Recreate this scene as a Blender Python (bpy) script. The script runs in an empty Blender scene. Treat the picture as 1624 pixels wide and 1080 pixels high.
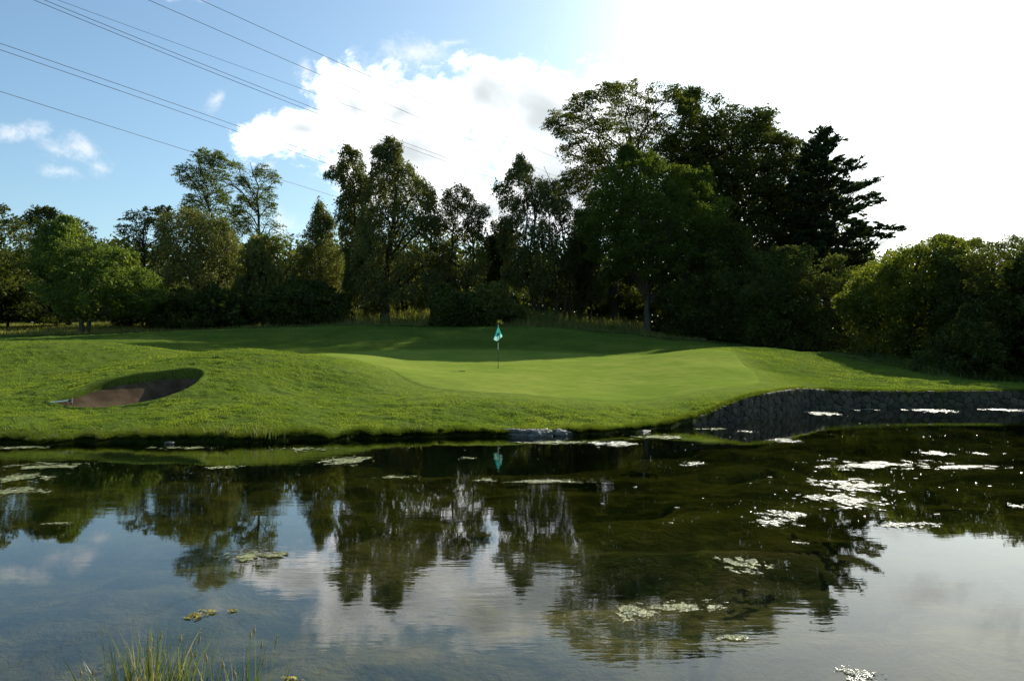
import bpy, math, random
import numpy as np
from mathutils import Vector, noise as mnoise

C = bpy.context.scene
COL = C.collection
F, CX, HY, H = 1233.0, 812.0, 560.0, 2.3       # focal length and horizon in photograph pixels, eye height above the water

# ------------------------------------------------------------------ camera
cam = bpy.data.cameras.new('camera'); camo = bpy.data.objects.new('camera', cam); COL.objects.link(camo)
cam.sensor_width = 36; cam.lens = 36 * F / 1624; cam.shift_y = 20 / 1624
cam.clip_start = 0.1; cam.clip_end = 6000
camo.location = (0, 0, H); camo.rotation_euler = (math.radians(90), 0, 0)
C.camera = camo
# ------------------------------------------------------------------ sun and exposure
SUN_AZ, SUN_EL = math.radians(33), math.radians(28.5)
sl = bpy.data.lights.new('sun', 'SUN'); sl.energy = 5.0; sl.angle = math.radians(0.5); sl.color = (1.0, 0.93, 0.80)
so = bpy.data.objects.new('sun', sl); COL.objects.link(so)
sdir = Vector((math.sin(SUN_AZ) * math.cos(SUN_EL), math.cos(SUN_AZ) * math.cos(SUN_EL), math.sin(SUN_EL)))
so.rotation_euler = sdir.to_track_quat('Z', 'Y').to_euler(); so.location = sdir * 200
C.view_settings.view_transform = 'Standard'; C.view_settings.look = 'None'
C.view_settings.exposure = 0.68; C.view_settings.gamma = 1.0; C.view_settings.use_curve_mapping = False
C.render.engine = 'CYCLES'
C.cycles.max_bounces = 8; C.cycles.diffuse_bounces = 3; C.cycles.glossy_bounces = 3
C.cycles.transmission_bounces = 3; C.cycles.transparent_max_bounces = 12
C.cycles.caustics_reflective = False; C.cycles.caustics_refractive = False
C.cycles.sample_clamp_indirect = 6.0

# ------------------------------------------------------------------ node helpers
class NT:
    def __init__(s, tree): s.t = tree; tree.nodes.clear()
    def n(s, kind, **kw):
        nd = s.t.nodes.new(kind)
        for k, v in kw.items(): setattr(nd, k, v)
        return nd
    def put(s, sock, v):
        if isinstance(v, bpy.types.NodeSocket): s.t.links.new(v, sock)
        elif v is not None:
            if hasattr(sock, 'default_value') and isinstance(v, (tuple, list)) and len(v) == 3 and len(sock.default_value) == 4: v = (*v, 1)
            sock.default_value = v
    def m(s, op, a, b=None, c=None, clamp=False):
        nd = s.n('ShaderNodeMath', operation=op); nd.use_clamp = clamp
        s.put(nd.inputs[0], a)
        if b is not None: s.put(nd.inputs[1], b)
        if c is not None: s.put(nd.inputs[2], c)
        return nd.outputs[0]
    def noise(s, vec, scale, detail=4, rough=.5, dist=0, dims='3D'):
        nd = s.n('ShaderNodeTexNoise', noise_dimensions=dims)
        s.put(nd.inputs['Vector'], vec); nd.inputs['Scale'].default_value = scale
        nd.inputs['Detail'].default_value = detail; nd.inputs['Roughness'].default_value = rough; nd.inputs['Distortion'].default_value = dist
        return nd.outputs['Fac']
    def ss(s, v, lo, hi, a=0., b=1.):
        nd = s.n('ShaderNodeMapRange', interpolation_type='SMOOTHSTEP'); s.put(nd.inputs['Value'], v)
        s.put(nd.inputs['From Min'], lo); s.put(nd.inputs['From Max'], hi); s.put(nd.inputs['To Min'], a); s.put(nd.inputs['To Max'], b)
        return nd.outputs['Result']
    def mix(s, f, a, b):
        nd = s.n('ShaderNodeMix', data_type='RGBA'); s.put(nd.inputs[0], f); s.put(nd.inputs[6], a); s.put(nd.inputs[7], b)
        return nd.outputs[2]
    def scaled(s, vec, sc, loc=(0, 0, 0)):
        nd = s.n('ShaderNodeMapping'); s.put(nd.inputs['Vector'], vec); nd.inputs['Scale'].default_value = sc; nd.inputs['Location'].default_value = loc
        return nd.outputs[0]
    def mixsh(s, f, a, b):
        nd = s.n('ShaderNodeMixShader'); s.put(nd.inputs[0], f); s.put(nd.inputs[1], a); s.put(nd.inputs[2], b)
        return nd.outputs[0]
    def bump(s, h, strength, dist, normal=None):
        nd = s.n('ShaderNodeBump'); s.put(nd.inputs['Height'], h); nd.inputs['Strength'].default_value = strength; nd.inputs['Distance'].default_value = dist
        if normal is not None: s.put(nd.inputs['Normal'], normal)
        return nd.outputs[0]

# ------------------------------------------------------------------ world: physical sky and clouds by direction
world = bpy.data.worlds.new('World'); C.world = world; world.use_nodes = True
w = NT(world.node_tree)
sky = w.n('ShaderNodeTexSky', sky_type='NISHITA'); sky.sun_disc = False
sky.sun_elevation = SUN_EL; sky.sun_rotation = SUN_AZ; sky.altitude = 50; sky.air_density = 1.0; sky.dust_density = 1.3; sky.ozone_density = 1.0
tc = w.n('ShaderNodeTexCoord'); sp = w.n('ShaderNodeSeparateXYZ'); w.put(sp.inputs[0], tc.outputs['Generated'])
yy = w.m('MAXIMUM', sp.outputs[1], 0.08)
U = w.m('DIVIDE', sp.outputs[0], yy); V = w.m('DIVIDE', sp.outputs[2], yy)
cmb = w.n('ShaderNodeCombineXYZ'); w.put(cmb.inputs[0], U); w.put(cmb.inputs[1], V)
uv = cmb.outputs[0]
def warp(scale, amt):
    nd = w.n('ShaderNodeTexNoise'); w.put(nd.inputs['Vector'], uv); nd.inputs['Scale'].default_value = scale; nd.inputs['Detail'].default_value = 3
    v1 = w.n('ShaderNodeVectorMath', operation='SUBTRACT'); w.put(v1.inputs[0], nd.outputs['Color']); v1.inputs[1].default_value = (.5, .5, .5)
    v2 = w.n('ShaderNodeVectorMath', operation='SCALE'); w.put(v2.inputs[0], v1.outputs[0]); v2.inputs['Scale'].default_value = amt
    v3 = w.n('ShaderNodeVectorMath', operation='ADD'); w.put(v3.inputs[0], uv); w.put(v3.inputs[1], v2.outputs[0])
    return v3.outputs[0]
wuv = warp(7, .07)
wsep = w.n('ShaderNodeSeparateXYZ'); w.put(wsep.inputs[0], wuv)
def puffs(items):
    out = None
    for px, py, rx, ry in items:
        a = w.m('MULTIPLY', w.m('SUBTRACT', wsep.outputs[0], (px - CX) / F), F / rx)
        b = w.m('MULTIPLY', w.m('SUBTRACT', wsep.outputs[1], (HY - py) / F), F / ry)
        e = w.m('SUBTRACT', 1.0, w.m('SQRT', w.m('ADD', w.m('MULTIPLY', a, a), w.m('MULTIPLY', b, b))))
        out = e if out is None else w.m('MAXIMUM', out, e)
    return out
fine = w.noise(wuv, 13, 11, .68)
cum = puffs([(560, 165, 105, 75), (640, 170, 120, 80), (760, 165, 120, 75), (870, 175, 130, 85), (975, 135, 75, 55), (1000, 190, 90, 80), (475, 205, 95, 42),
             (620, 290, 110, 70), (760, 340, 130, 70), (640, 235, 180, 80), (880, 290, 130, 120)])
dens = w.ss(w.m('ADD', w.m('MULTIPLY', cum, 1.0), w.m('MULTIPLY', w.m('SUBTRACT', fine, .5), 2.9)), -0.08, 0.50)
core = w.ss(w.m('ADD', cum, w.m('MULTIPLY', w.m('SUBTRACT', w.noise(wuv, 5, 8, .55), .5), 2.0)), 0.0, 1.05)
wisp = puffs([(668, 85, 95, 48), (486, 112, 22, 42), (455, 365, 40, 30), (22, 212, 75, 26), (112, 238, 60, 34), (150, 262, 40, 22), (88, 277, 50, 15), (285, 5, 50, 16), (345, 150, 22, 22), (440, 272, 22, 16), (720, 60, 30, 16),
              (1600, 105, 110, 60), (1480, 180, 120, 40), (1400, 300, 160, 60)])
wd = w.ss(w.m('ADD', wisp, w.m('MULTIPLY', w.m('SUBTRACT', w.noise(wuv, 22, 10, .72), .5), 3.0)), 0.05, 1.5, 0., .7)
BK = w.n('ShaderNodeBackground'); BK.inputs['Strength'].default_value = 0.093
tint = w.n('ShaderNodeMix', data_type='RGBA', blend_type='MULTIPLY'); tint.inputs[0].default_value = 1; w.put(tint.inputs[6], sky.outputs[0]); tint.inputs[7].default_value = (.86, 1.04, 1.08, 1)
w.put(BK.inputs['Color'], tint.outputs[2])
ccol = w.mix(core, (1.25, 1.25, 1.25), (.45, .49, .51))
CB = w.n('ShaderNodeBackground'); w.put(CB.inputs['Color'], ccol); CB.inputs['Strength'].default_value = 1
WB = w.n('ShaderNodeBackground'); WB.inputs['Color'].default_value = (.78, .78, .78, 1); WB.inputs['Strength'].default_value = 1
# thin bright veil of high cloud spreading out from the sun's side of the sky
dv = w.n('ShaderNodeVectorMath', operation='DOT_PRODUCT'); w.put(dv.inputs[0], tc.outputs['Generated'])
vd = Vector(((1500 - CX) / F, 1, (HY - 60) / F)).normalized(); dv.inputs[1].default_value = vd
veil = w.ss(w.m('ADD', dv.outputs['Value'], w.m('MULTIPLY', w.m('SUBTRACT', w.noise(wuv, 3, 5, .55), .5), .02)), .905, 1.04, 0., .85)
VB = w.n('ShaderNodeBackground'); VB.inputs['Color'].default_value = (.95, .98, 1.0, 1); VB.inputs['Strength'].default_value = 1
s1 = w.mixsh(veil, BK.outputs[0], VB.outputs[0])
front = w.ss(sp.outputs[1], .1, .2)
s2 = w.mixsh(w.m('MULTIPLY', wd, front), s1, WB.outputs[0])
s3 = w.mixsh(w.m('MULTIPLY', dens, front), s2, CB.outputs[0])
wo = w.n('ShaderNodeOutputWorld'); w.put(wo.inputs['Surface'], s3)
world.cycles.sampling_method = 'MANUAL'; world.cycles.sample_map_resolution = 512

# ------------------------------------------------------------------ object helpers
def tag(o, label=None, cat=None, group=None, kind=None):
    if label: o['label'] = label
    if cat: o['category'] = cat
    if group: o['group'] = group
    if kind: o['kind'] = kind
    return o
def empty(name, loc):
    o = bpy.data.objects.new(name, None); o.location = loc; COL.objects.link(o); return o
def link(name, me, mat, parent=None, smooth=False, label=None):
    if mat is not None: me.materials.append(mat)
    if smooth and len(me.polygons): me.polygons.foreach_set('use_smooth', np.ones(len(me.polygons), dtype=bool))
    o = bpy.data.objects.new(name, me); COL.objects.link(o)
    if parent is not None:
        o.parent = parent; o.location = -Vector(parent.location)
    return o
def npmesh(name, verts, faces):
    verts = np.asarray(verts, dtype=np.float32); faces = np.asarray(faces, dtype=np.int32)
    k = faces.shape[1]
    me = bpy.data.meshes.new(name)
    me.vertices.add(len(verts)); me.vertices.foreach_set('co', verts.ravel())
    me.loops.add(faces.size); me.loops.foreach_set('vertex_index', faces.ravel())
    me.polygons.add(len(faces)); me.polygons.foreach_set('loop_start', np.arange(len(faces), dtype=np.int32) * k)
    me.update(calc_edges=True); me.validate()
    return me
def grid_faces(nr, nc):
    i = np.arange(nr - 1)[:, None] * nc + np.arange(nc - 1)[None, :]
    return np.stack([i, i + 1, i + nc + 1, i + nc], -1).reshape(-1, 4)
# value noise
def _h(ix, iy, iz, seed):
    n = (ix * 374761393 + iy * 668265263 + iz * 2147483647 + seed * 974634777) & 0xffffffff
    n = ((n ^ (n >> 13)) * 1274126177) & 0xffffffff
    return ((n ^ (n >> 16)) & 0xffff) / 65535.0
def vnoise(x, y, z=0.0, seed=0):
    x = np.asarray(x, float); y = np.asarray(y, float); z = np.zeros_like(x) + z
    ix, iy, iz = np.floor(x).astype(np.int64), np.floor(y).astype(np.int64), np.floor(z).astype(np.int64)
    fx, fy, fz = x - ix, y - iy, z - iz
    fx, fy, fz = [f * f * (3 - 2 * f) for f in (fx, fy, fz)]
    out = 0
    for a in (0, 1):
        for b in (0, 1):
            for c in (0, 1):
                out = out + _h(ix + a, iy + b, iz + c, seed) * (fx if a else 1 - fx) * (fy if b else 1 - fy) * (fz if c else 1 - fz)
    return out
def fbm(x, y, z=0.0, seed=0, o=4):
    s, a, t = 0, 1, 0
    for k in range(o):
        s = s + a * vnoise(x * 2 ** k, y * 2 ** k, z * 2 ** k, seed + k); t += a; a *= .5
    return s / t
class Tubes:
    def __init__(s, sides=5): s.v = []; s.f = []; s.n = 0; s.sides = sides
    def add(s, pts, rad, sides=None):
        k = sides or s.sides; pts = np.asarray(pts, float); m = len(pts)
        rad = np.broadcast_to(np.asarray(rad, float), (m,))
        d = np.gradient(pts, axis=0); d /= np.linalg.norm(d, axis=1)[:, None] + 1e-9
        ref = np.array([0, 0, 1.0]) if abs(d[:, 2]).mean() < .8 else np.array([1.0, 0, 0])
        u = np.cross(d, ref); u /= np.linalg.norm(u, axis=1)[:, None] + 1e-9
        vv = np.cross(d, u)
        a = np.arange(k) * 2 * math.pi / k
        ring = pts[:, None] + rad[:, None, None] * (np.cos(a)[None, :, None] * u[:, None] + np.sin(a)[None, :, None] * vv[:, None])
        s.v.append(ring.reshape(-1, 3))
        i = np.arange(m - 1)[:, None] * k + np.arange(k)[None]
        j = np.arange(m - 1)[:, None] * k + (np.arange(k)[None] + 1) % k
        s.f.append(np.stack([i, j, j + k, i + k], -1).reshape(-1, 4) + s.n)
        s.n += m * k
    def mesh(s, name): return npmesh(name, np.concatenate(s.v), np.concatenate(s.f))

# ------------------------------------------------------------------ materials
def material(name):
    m = bpy.data.materials.new(name); m.use_nodes = True; return m, NT(m.node_tree)
def finish(t, sh):
    o = t.n('ShaderNodeOutputMaterial'); t.put(o.inputs['Surface'], sh)
def objco(t): return t.n('ShaderNodeTexCoord').outputs['Object']
def geopos(t): return t.n('ShaderNodeNewGeometry').outputs['Position']
def diffuse(t, col, normal=None, rough=0.0):
    d = t.n('ShaderNodeBsdfDiffuse'); t.put(d.inputs[0], col); d.inputs['Roughness'].default_value = rough
    if normal is not None: t.put(d.inputs['Normal'], normal)
    return d.outputs[0]
def glossy(t, col, rough, normal=None):
    d = t.n('ShaderNodeBsdfGlossy'); t.put(d.inputs[0], col); d.inputs['Roughness'].default_value = rough
    if normal is not None: t.put(d.inputs['Normal'], normal)
    return d.outputs[0]
def transl(t, col):
    d = t.n('ShaderNodeBsdfTranslucent'); t.put(d.inputs[0], col); return d.outputs[0]
def princ(t, col, rough, normal=None, spec=.3):
    d = t.n('ShaderNodeBsdfPrincipled'); t.put(d.inputs['Base Color'], col); t.put(d.inputs['Roughness'], rough); d.inputs['Specular IOR Level'].default_value = spec
    if normal is not None: t.put(d.inputs['Normal'], normal)
    return d.outputs[0]

def leaf_mat(name, a, b, tr=.35, gl=.06):
    m, t = material(name)
    geo = t.n('ShaderNodeNewGeometry')
    n = t.noise(geo.outputs['Position'], .35, 3, .6)
    r = geo.outputs['Random Per Island']
    f = t.m('ADD', t.m('MULTIPLY', r, .55), t.ss(n, .35, .65, 0., .5), clamp=True)
    col = t.mix(f, a, b)
    tcol = t.mix(f, tuple(x * y for x, y in zip(a, (1.6, 1.7, .9))), tuple(x * y for x, y in zip(b, (1.9, 1.8, .9))))
    sh = t.mixsh(tr, diffuse(t, col), transl(t, tcol))
    sh = t.mixsh(gl, sh, glossy(t, (1, 1, 1), .42))
    finish(t, sh); return m
M = {}
M['beech'] = leaf_mat('beech_leaves', (0.0360, 0.0495, 0.0099), (0.1008, 0.1188, 0.0216), .36, .012)
M['dark'] = leaf_mat('dark_leaves', (0.034, 0.048, 0.011), (0.090, 0.106, 0.022), .32, .012)
M['oak'] = leaf_mat('oak_leaves', (0.0374, 0.0592, 0.0088), (0.1034, 0.1346, 0.0197), .42, .015)
M['ash'] = leaf_mat('ash_leaves', (0.0528, 0.0896, 0.0168), (0.1376, 0.1848, 0.0368), .42, .018)
M['birch'] = leaf_mat('birch_leaves', (0.055, 0.071, 0.018), (0.139, 0.148, 0.045), .38, .016)
M['willow'] = leaf_mat('willow_leaves', (0.0774, 0.0891, 0.0234), (0.1845, 0.1899, 0.0477), .42, .015)
M['pine'] = leaf_mat('pine_needles', (0.0192, 0.0336, 0.0128), (0.0472, 0.0688, 0.0208), .2, .012)
M['hazel'] = leaf_mat('hazel_leaves', (0.0475, 0.0713, 0.0094), (0.1714, 0.1901, 0.0209), .46, .02)
M['grassblade'] = leaf_mat('grass_blades', (.090, .140, .020), (.205, .255, .042), .40, .0)
M['fringe'] = leaf_mat('shore_grass_blades', (.04, .065, .010), (.11, .145, .022), .4, .02)
M['meadow'] = leaf_mat('meadow_grass_blades', (.07, .095, .018), (.24, .23, .07), .42, .01)
M['rush'] = leaf_mat('rush_blades', (.035, .075, .012), (.19, .20, .06), .35, .03)
M['straw'] = leaf_mat('straw', (.24, .20, .12), (.42, .36, .26), .3, .02)

m, t = material('bark'); p = geopos(t)
finish(t, diffuse(t, t.mix(t.noise(t.scaled(p, (6, 6, 1.5)), 1.5, 4), (.03, .026, .018), (.09, .078, .055)))); M['bark'] = m
m, t = material('pale_bark'); p = geopos(t)
finish(t, diffuse(t, t.mix(t.noise(t.scaled(p, (6, 6, 1.5)), 1.5, 4), (.05, .045, .03), (.15, .13, .095)))); M['palebark'] = m
m, t = material('birch_bark'); p = geopos(t)
finish(t, diffuse(t, t.mix(t.ss(t.noise(t.scaled(p, (2, 2, 7)), 1.0, 4), .45, .6), (.04, .037, .03), (.13, .125, .11)))); M['birchbark'] = m

# lawn
m, t = material('lawn_grass'); p = geopos(t)
n1 = t.noise(t.scaled(p, (.25, .25, .25)), 1, 4, .55); n2 = t.noise(p, 3.2, 5, .65); n3 = t.noise(t.scaled(p, (14, 30, 30)), 1, 3, .7)
n4 = t.noise(t.scaled(p, (.9, 2.4, 1)), 1, 5, .7)
c = t.mix(t.ss(n1, .3, .7), (.108, .170, .026), (.188, .240, .042))
c = t.mix(t.ss(n4, .48, .70, 0., .8), c, (.085, .105, .036))
c = t.mix(t.ss(t.noise(t.scaled(p, (.5, 1.1, 1), (7, 3, 0)), 1, 6, .72), .55, .68, 0., .6), c, (.21, .21, .07))
c = t.mix(t.ss(n2, .45, .8, 0., .6), c, (.145, .21, .018))
c = t.mix(t.ss(n3, .35, .7, 0., .8), c, (.032, .065, .006))
b = t.bump(n3, 1.0, .07, t.bump(n2, .8, .12))
ap = t.n('ShaderNodeAttribute', attribute_name='apron').outputs['Fac']
c = t.mix(t.m('MULTIPLY', ap, .95), c, t.mix(t.ss(n2, .3, .7), (.158, .222, .036), (.205, .255, .046)))
finish(t, diffuse(t, c, b)); M['lawn'] = m
m, t = material('putting_green_turf'); p = geopos(t)
n1 = t.noise(p, .35, 4, .55); n3 = t.noise(t.scaled(p, (20, 50, 50)), 1, 2, .7); n5 = t.noise(t.scaled(p, (1.2, 5, 1)), 1, 5, .6)
c = t.mix(t.ss(n1, .3, .7), (.160, .225, .032), (.240, .278, .055))
c = t.mix(t.ss(n5, .42, .62, 0., .75), c, (.145, .200, .034))
c = t.mix(t.ss(n3, .3, .8, 0., .35), c, (.105, .155, .016))
finish(t, diffuse(t, c, t.bump(n3, .5, .02))); M['green'] = m
m, t = material('rough_ground'); p = geopos(t)
finish(t, diffuse(t, t.mix(t.ss(t.noise(p, .6, 5, .65), .35, .65), (.035, .055, .010), (.10, .115, .03)), t.bump(t.noise(p, 4, 4), .8, .2))); M['rough'] = m
m, t = material('bunker_sand'); p = geopos(t)
n1 = t.noise(p, 2.2, 5, .6); n2 = t.noise(p, 26, 4, .7)
c = t.mix(t.ss(n1, .35, .7), (.085, .058, .034), (.145, .102, .064)); c = t.mix(t.ss(n2, .5, .75, 0., .6), c, (.07, .045, .028))
finish(t, diffuse(t, c, t.bump(n2, .8, .03), .4)); M['sand'] = m
m, t = material('pond_bed'); p = geopos(t)
n1 = t.noise(t.scaled(p, (.5, .8, 1)), 1.0, 6, .6, .2); n2 = t.noise(t.scaled(p, (2.2, 2.8, 1)), 1, 6, .7, .3)
c = t.mix(t.ss(n1, .35, .7), (.007, .009, .0015), (.034, .036, .006))
c = t.mix(t.ss(n2, .45, .75, 0., .75), c, (.060, .055, .012))
c = t.mix(t.ss(t.noise(p, .5, 3), .5, .7, 0., .4), c, (.006, .008, .002))
sx = t.n('ShaderNodeSeparateXYZ'); t.put(sx.inputs[0], p)
silt = t.mix(t.ss(t.noise(t.scaled(p, (.9, 1.1, 1)), 1, 7, .66, .3), .36, .64), (.022, .032, .022), (.105, .092, .055))
c = t.mix(t.ss(sx.outputs[1], 14., 6.5, 0., .9), c, silt)
finish(t, diffuse(t, c, t.bump(n2, .6, .2))); M['bed'] = m
m, t = material('pond_water'); p = geopos(t)
r1 = t.noise(t.scaled(p, (1.2, 4.5, 1)), 1.0, 3, .5); r2 = t.noise(t.scaled(p, (5, 16, 1)), 1.0, 2, .5)
patch = t.ss(t.noise(t.scaled(p, (.10, .22, 1)), 1.0, 3, .5), .42, .66, .12, 1.0)
hgt = t.m('MULTIPLY', t.m('ADD', r1, t.m('MULTIPLY', r2, .25)), patch)
b = t.bump(hgt, .105, .022)
dt = t.n('ShaderNodeVectorMath', operation='DOT_PRODUCT'); t.put(dt.inputs[0], b); t.put(dt.inputs[1], t.n('ShaderNodeNewGeometry').outputs['Incoming'])
fres = t.m('ADD', .02, t.m('MULTIPLY', t.m('POWER', t.m('SUBTRACT', 1.0, t.m('ABSOLUTE', dt.outputs['Value'])), 5), .98), clamp=True)
tp = t.n('ShaderNodeBsdfTransparent'); tp.inputs[0].default_value = (.86, .88, .66, 1)
finish(t, t.mixsh(fres, tp.outputs[0], glossy(t, (1, 1, 1), .015, b))); M['water'] = m
def mat_algae(name, a, b_, gl):
    m, t = material(name); p = geopos(t)
    n1 = t.noise(p, 7, 5, .7); n2 = t.noise(t.scaled(p, (22, 22, 22)), 1, 3, .7)
    c = t.mix(t.ss(n1, .35, .68), a, b_)
    bm_ = t.bump(n2, 1.0, .08, t.bump(n1, 1.0, .08))
    finish(t, t.mixsh(gl, diffuse(t, c, bm_), glossy(t, (1, 1, 1), .24, bm_))); return m
M['algae'] = mat_algae('floating_algae', (.08, .10, .02), (.26, .28, .09), .12)
M['algae_y'] = mat_algae('yellow_algae', (.18, .15, .02), (.42, .36, .07), .05)
M['algae_w'] = mat_algae('wet_algae', (.08, .10, .03), (.27, .28, .13), .3)
m, t = material('rubble_stone'); p = geopos(t); geo = t.n('ShaderNodeNewGeometry')
n1 = t.noise(p, 9, 5, .65)
c = t.mix(geo.outputs['Random Per Island'], (.030, .025, .015), (.115, .092, .058)); c = t.mix(t.ss(n1, .4, .7, 0., .6), c, (.09, .085, .07))
c = t.mix(t.ss(t.noise(p, 1.6, 4), .55, .7, 0., .6), c, (.07, .085, .035))
finish(t, princ(t, c, .85, t.bump(n1, .7, .03))); M['stone'] = m
m, t = material('mortar'); p = geopos(t)
finish(t, diffuse(t, t.mix(t.noise(p, 5, 4), (.03, .026, .018), (.06, .052, .038)), t.bump(t.noise(p, 20, 3), .6, .03))); M['mortar'] = m
m, t = material('wet_slate'); p = geopos(t)
n1 = t.noise(t.scaled(p, (2, 2, 9)), 3, 5, .7)
c = t.mix(t.ss(n1, .35, .65), (.05, .05, .042), (.20, .195, .165))
finish(t, princ(t, c, .45, t.bump(n1, .9, .05), .5)); M['slate'] = m
m, t = material('bank_soil'); p = geopos(t)
finish(t, diffuse(t, t.mix(t.noise(p, 5, 4), (.02, .022, .010), (.07, .065, .03)), t.bump(t.noise(p, 12, 4), 1, .06))); M['soil'] = m
def plain(name, col, rough=.5):
    m, t = material(name); p = geopos(t)
    n1 = t.noise(p, 30, 3)
    finish(t, princ(t, t.mix(t.m('MULTIPLY', n1, .5), col, tuple(x * .75 for x in col)), rough)); return m
M['wire'] = plain('cable_metal', (.10, .11, .12), .6)
M['black'] = plain('black_plastic', (.02, .02, .02), .5)
M['white'] = plain('white_paint', (.78, .78, .74), .4)
M['pole_dark'] = plain('pole_dark', (.07, .06, .035), .45)
def cloth(name, col):
    m, t = material(name)
    finish(t, t.mixsh(.45, diffuse(t, col), transl(t, col))); return m
M['teal'] = cloth('teal_cloth', (.03, .30, .28)); M['pale'] = cloth('pale_print', (.36, .64, .60)); M['navy'] = cloth('dark_print', (.01, .10, .12))

# ------------------------------------------------------------------ terrain
def P(px, py, D): return ((px - CX) / F * D, D, H + (HY - py) / F * D)
def Z(px, z, D): return ((px - CX) / F * D, D, z)
SH = [(-3000, 19), (-800, 18.6), (-200, 19.4), (0, 19.8), (150, 20.0), (270, 19.9), (400, 20.2), (540, 20.8), (650, 21.4), (790, 21.9), (920, 22.0), (1000, 22.6), (1050, 23.8), (1075, 24.5),
      (1110, 25.0), (1140, 25.6), (1180, 26.6), (1220, 28.2), (1250, 29.6), (1270, 30.6), (1310, 32.0), (1400, 32.7), (1500, 33.0), (1624, 33.2), (1900, 33.8), (2600, 35), (4500, 38)]
def shoreD(px): return np.interp(px, [a for a, _ in SH], [b for _, b in SH])
WT = [(1060, .18), (1110, .27), (1140, .47), (1180, .75), (1220, .88), (1270, .94), (1310, .80), (1400, .71), (1624, .70), (4500, .7)]
CP = []
for px, _ in SH:
    if -900 < px < 2700:
        D = float(shoreD(px)); CP.append(Z(px, float(np.interp(px, [a for a, _ in WT], [b for _, b in WT])) if px > 1050 else .11, D))
CP += [Z(-500, 1.5, 30), Z(-500, 2.6, 45), Z(-500, 3.2, 65), Z(-500, 4.2, 85)]
CP += [P(0, 660, 22), P(0, 620, 27), P(0, 580, 33), P(0, 547, 40), P(0, 542, 46), P(0, 538, 56), P(0, 532, 68), P(150, 660, 22.6), P(90, 600, 30), P(60, 560, 35),
       P(110, 541, 39), Z(110, 2.9, 46), P(110, 536, 56), P(200, 547, 38), Z(200, 2.5, 43), P(200, 531, 60), P(262, 561, 36), Z(270, 2.35, 42), P(290, 545, 50), P(300, 527, 62)]
BK_RIM = [(80, 641, 24.6), (112, 648, 24.2), (160, 650, 24.1), (225, 642, 24.4), (270, 631, 25.0), (305, 615, 26.0), (322, 597, 27.4), (312, 589, 28.4), (285, 588, 28.6), (235, 592, 27.8), (190, 600, 27.0), (150, 612, 26.2), (110, 628, 25.3)]
CP += [P(*a) for a in BK_RIM]
CP += [P(390, 554, 34), P(335, 559, 33.5), P(450, 560, 33.6), P(500, 570, 32.3), P(560, 588, 31), P(620, 599, 30.6), P(400, 600, 27.5), P(400, 650, 22.8), P(400, 574, 30), P(500, 620, 28), P(500, 660, 23.2),
       Z(400, 2.2, 40), Z(400, 2.25, 46), P(400, 545, 55), P(400, 523, 65), P(470, 521.5, 65), P(560, 521, 65), P(540, 561, 44), P(540, 560, 50)]
CP += [P(650, 672, 22.6), P(650, 655, 24), P(650, 640, 25.6), P(650, 601, 30.5), P(650, 585, 37), P(650, 571, 46), P(650, 560, 52), P(650, 545, 57), P(650, 524, 65), P(715, 527, 64)]
CP += [P(800, 665, 24), P(800, 640, 25.4), P(800, 614, 28.9), P(800, 600, 32.6), P(790, 583.5, 40), P(760, 589, 37.8), P(800, 572, 47), P(800, 564, 52), P(800, 556, 55), P(800, 521, 66), P(900, 525, 65)]
CP += [P(1000, 660, 24.6), P(1000, 628, 28.5), P(1000, 600, 33), P(1000, 580, 39), P(1000, 568, 46), P(1000, 561, 52), P(1000, 548, 58), P(1000, 536, 64)]
CP += [P(1100, 630, 27.5), P(1150, 612, 30), P(1150, 583, 35), P(1150, 562, 40), P(1150, 554, 43), P(1150, 552, 48), P(1150, 549, 56), P(1150, 544, 66)]
CP += [P(1230, 590, 36.5), P(1230, 566, 43), P(1230, 552.5, 48), Z(1230, 2.3, 54), Z(1230, 2.6, 62), P(1320, 597, 38), P(1320, 571, 47), P(1320, 559, 52), Z(1320, 2.1, 58),
       P(1420, 600, 39), P(1420, 582, 46), P(1420, 573, 51), Z(1420, 1.8, 58), Z(1550, .82, 38), Z(1550, .85, 45), Z(1550, 1.1, 55), Z(1900, .8, 45), Z(1900, 1.1, 60)]
for D, zs in ((85, (5.0, 5.0, 5.2, 5.3, 4.2, 2.6, 2.0)), (95, (5.6, 5.6, 6.4, 6.4, 4.8, 3.0, 2.4)), (130, (6.5, 6.5, 7, 7, 5.8, 4, 3.5))):
    CP += [Z(px, z, D) for px, z in zip((-300, 0, 400, 800, 1100, 1400, 1900), zs)]
CP = np.array(CP)
def _phi(d2): return np.where(d2 > 1e-9, .5 * d2 * np.log(d2 + 1e-12), 0)
_n = len(CP); S = 30.0
_X = CP[:, :2] / S
_d2 = ((_X[:, None] - _X[None]) ** 2).sum(-1)
_A = np.zeros((_n + 3, _n + 3)); _A[:_n, :_n] = _phi(_d2) + np.eye(_n) * 2e-4
_A[:_n, _n] = 1; _A[:_n, _n + 1:] = _X; _A[_n, :_n] = 1; _A[_n + 1:, :_n] = _X.T
_W = np.linalg.solve(_A, np.concatenate([CP[:, 2], [0, 0, 0]]))
def ground0(x, y):
    x = np.asarray(x, float); y = np.asarray(y, float); shp = x.shape
    y2 = np.clip(y, 18, 130); k = np.clip(x / np.maximum(y, 1), -1.07, .9); x2 = k * y2
    q = np.stack([x2.ravel(), y2.ravel()], -1) / S; out = np.empty(len(q))
    for i in range(0, len(q), 20000):
        s = q[i:i + 20000]; d2 = ((s[:, None] - _X[None]) ** 2).sum(-1)
        out[i:i + 20000] = _phi(d2) @ _W[:_n] + _W[_n] + s @ _W[_n + 1:]
    return out.reshape(shp)
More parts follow.
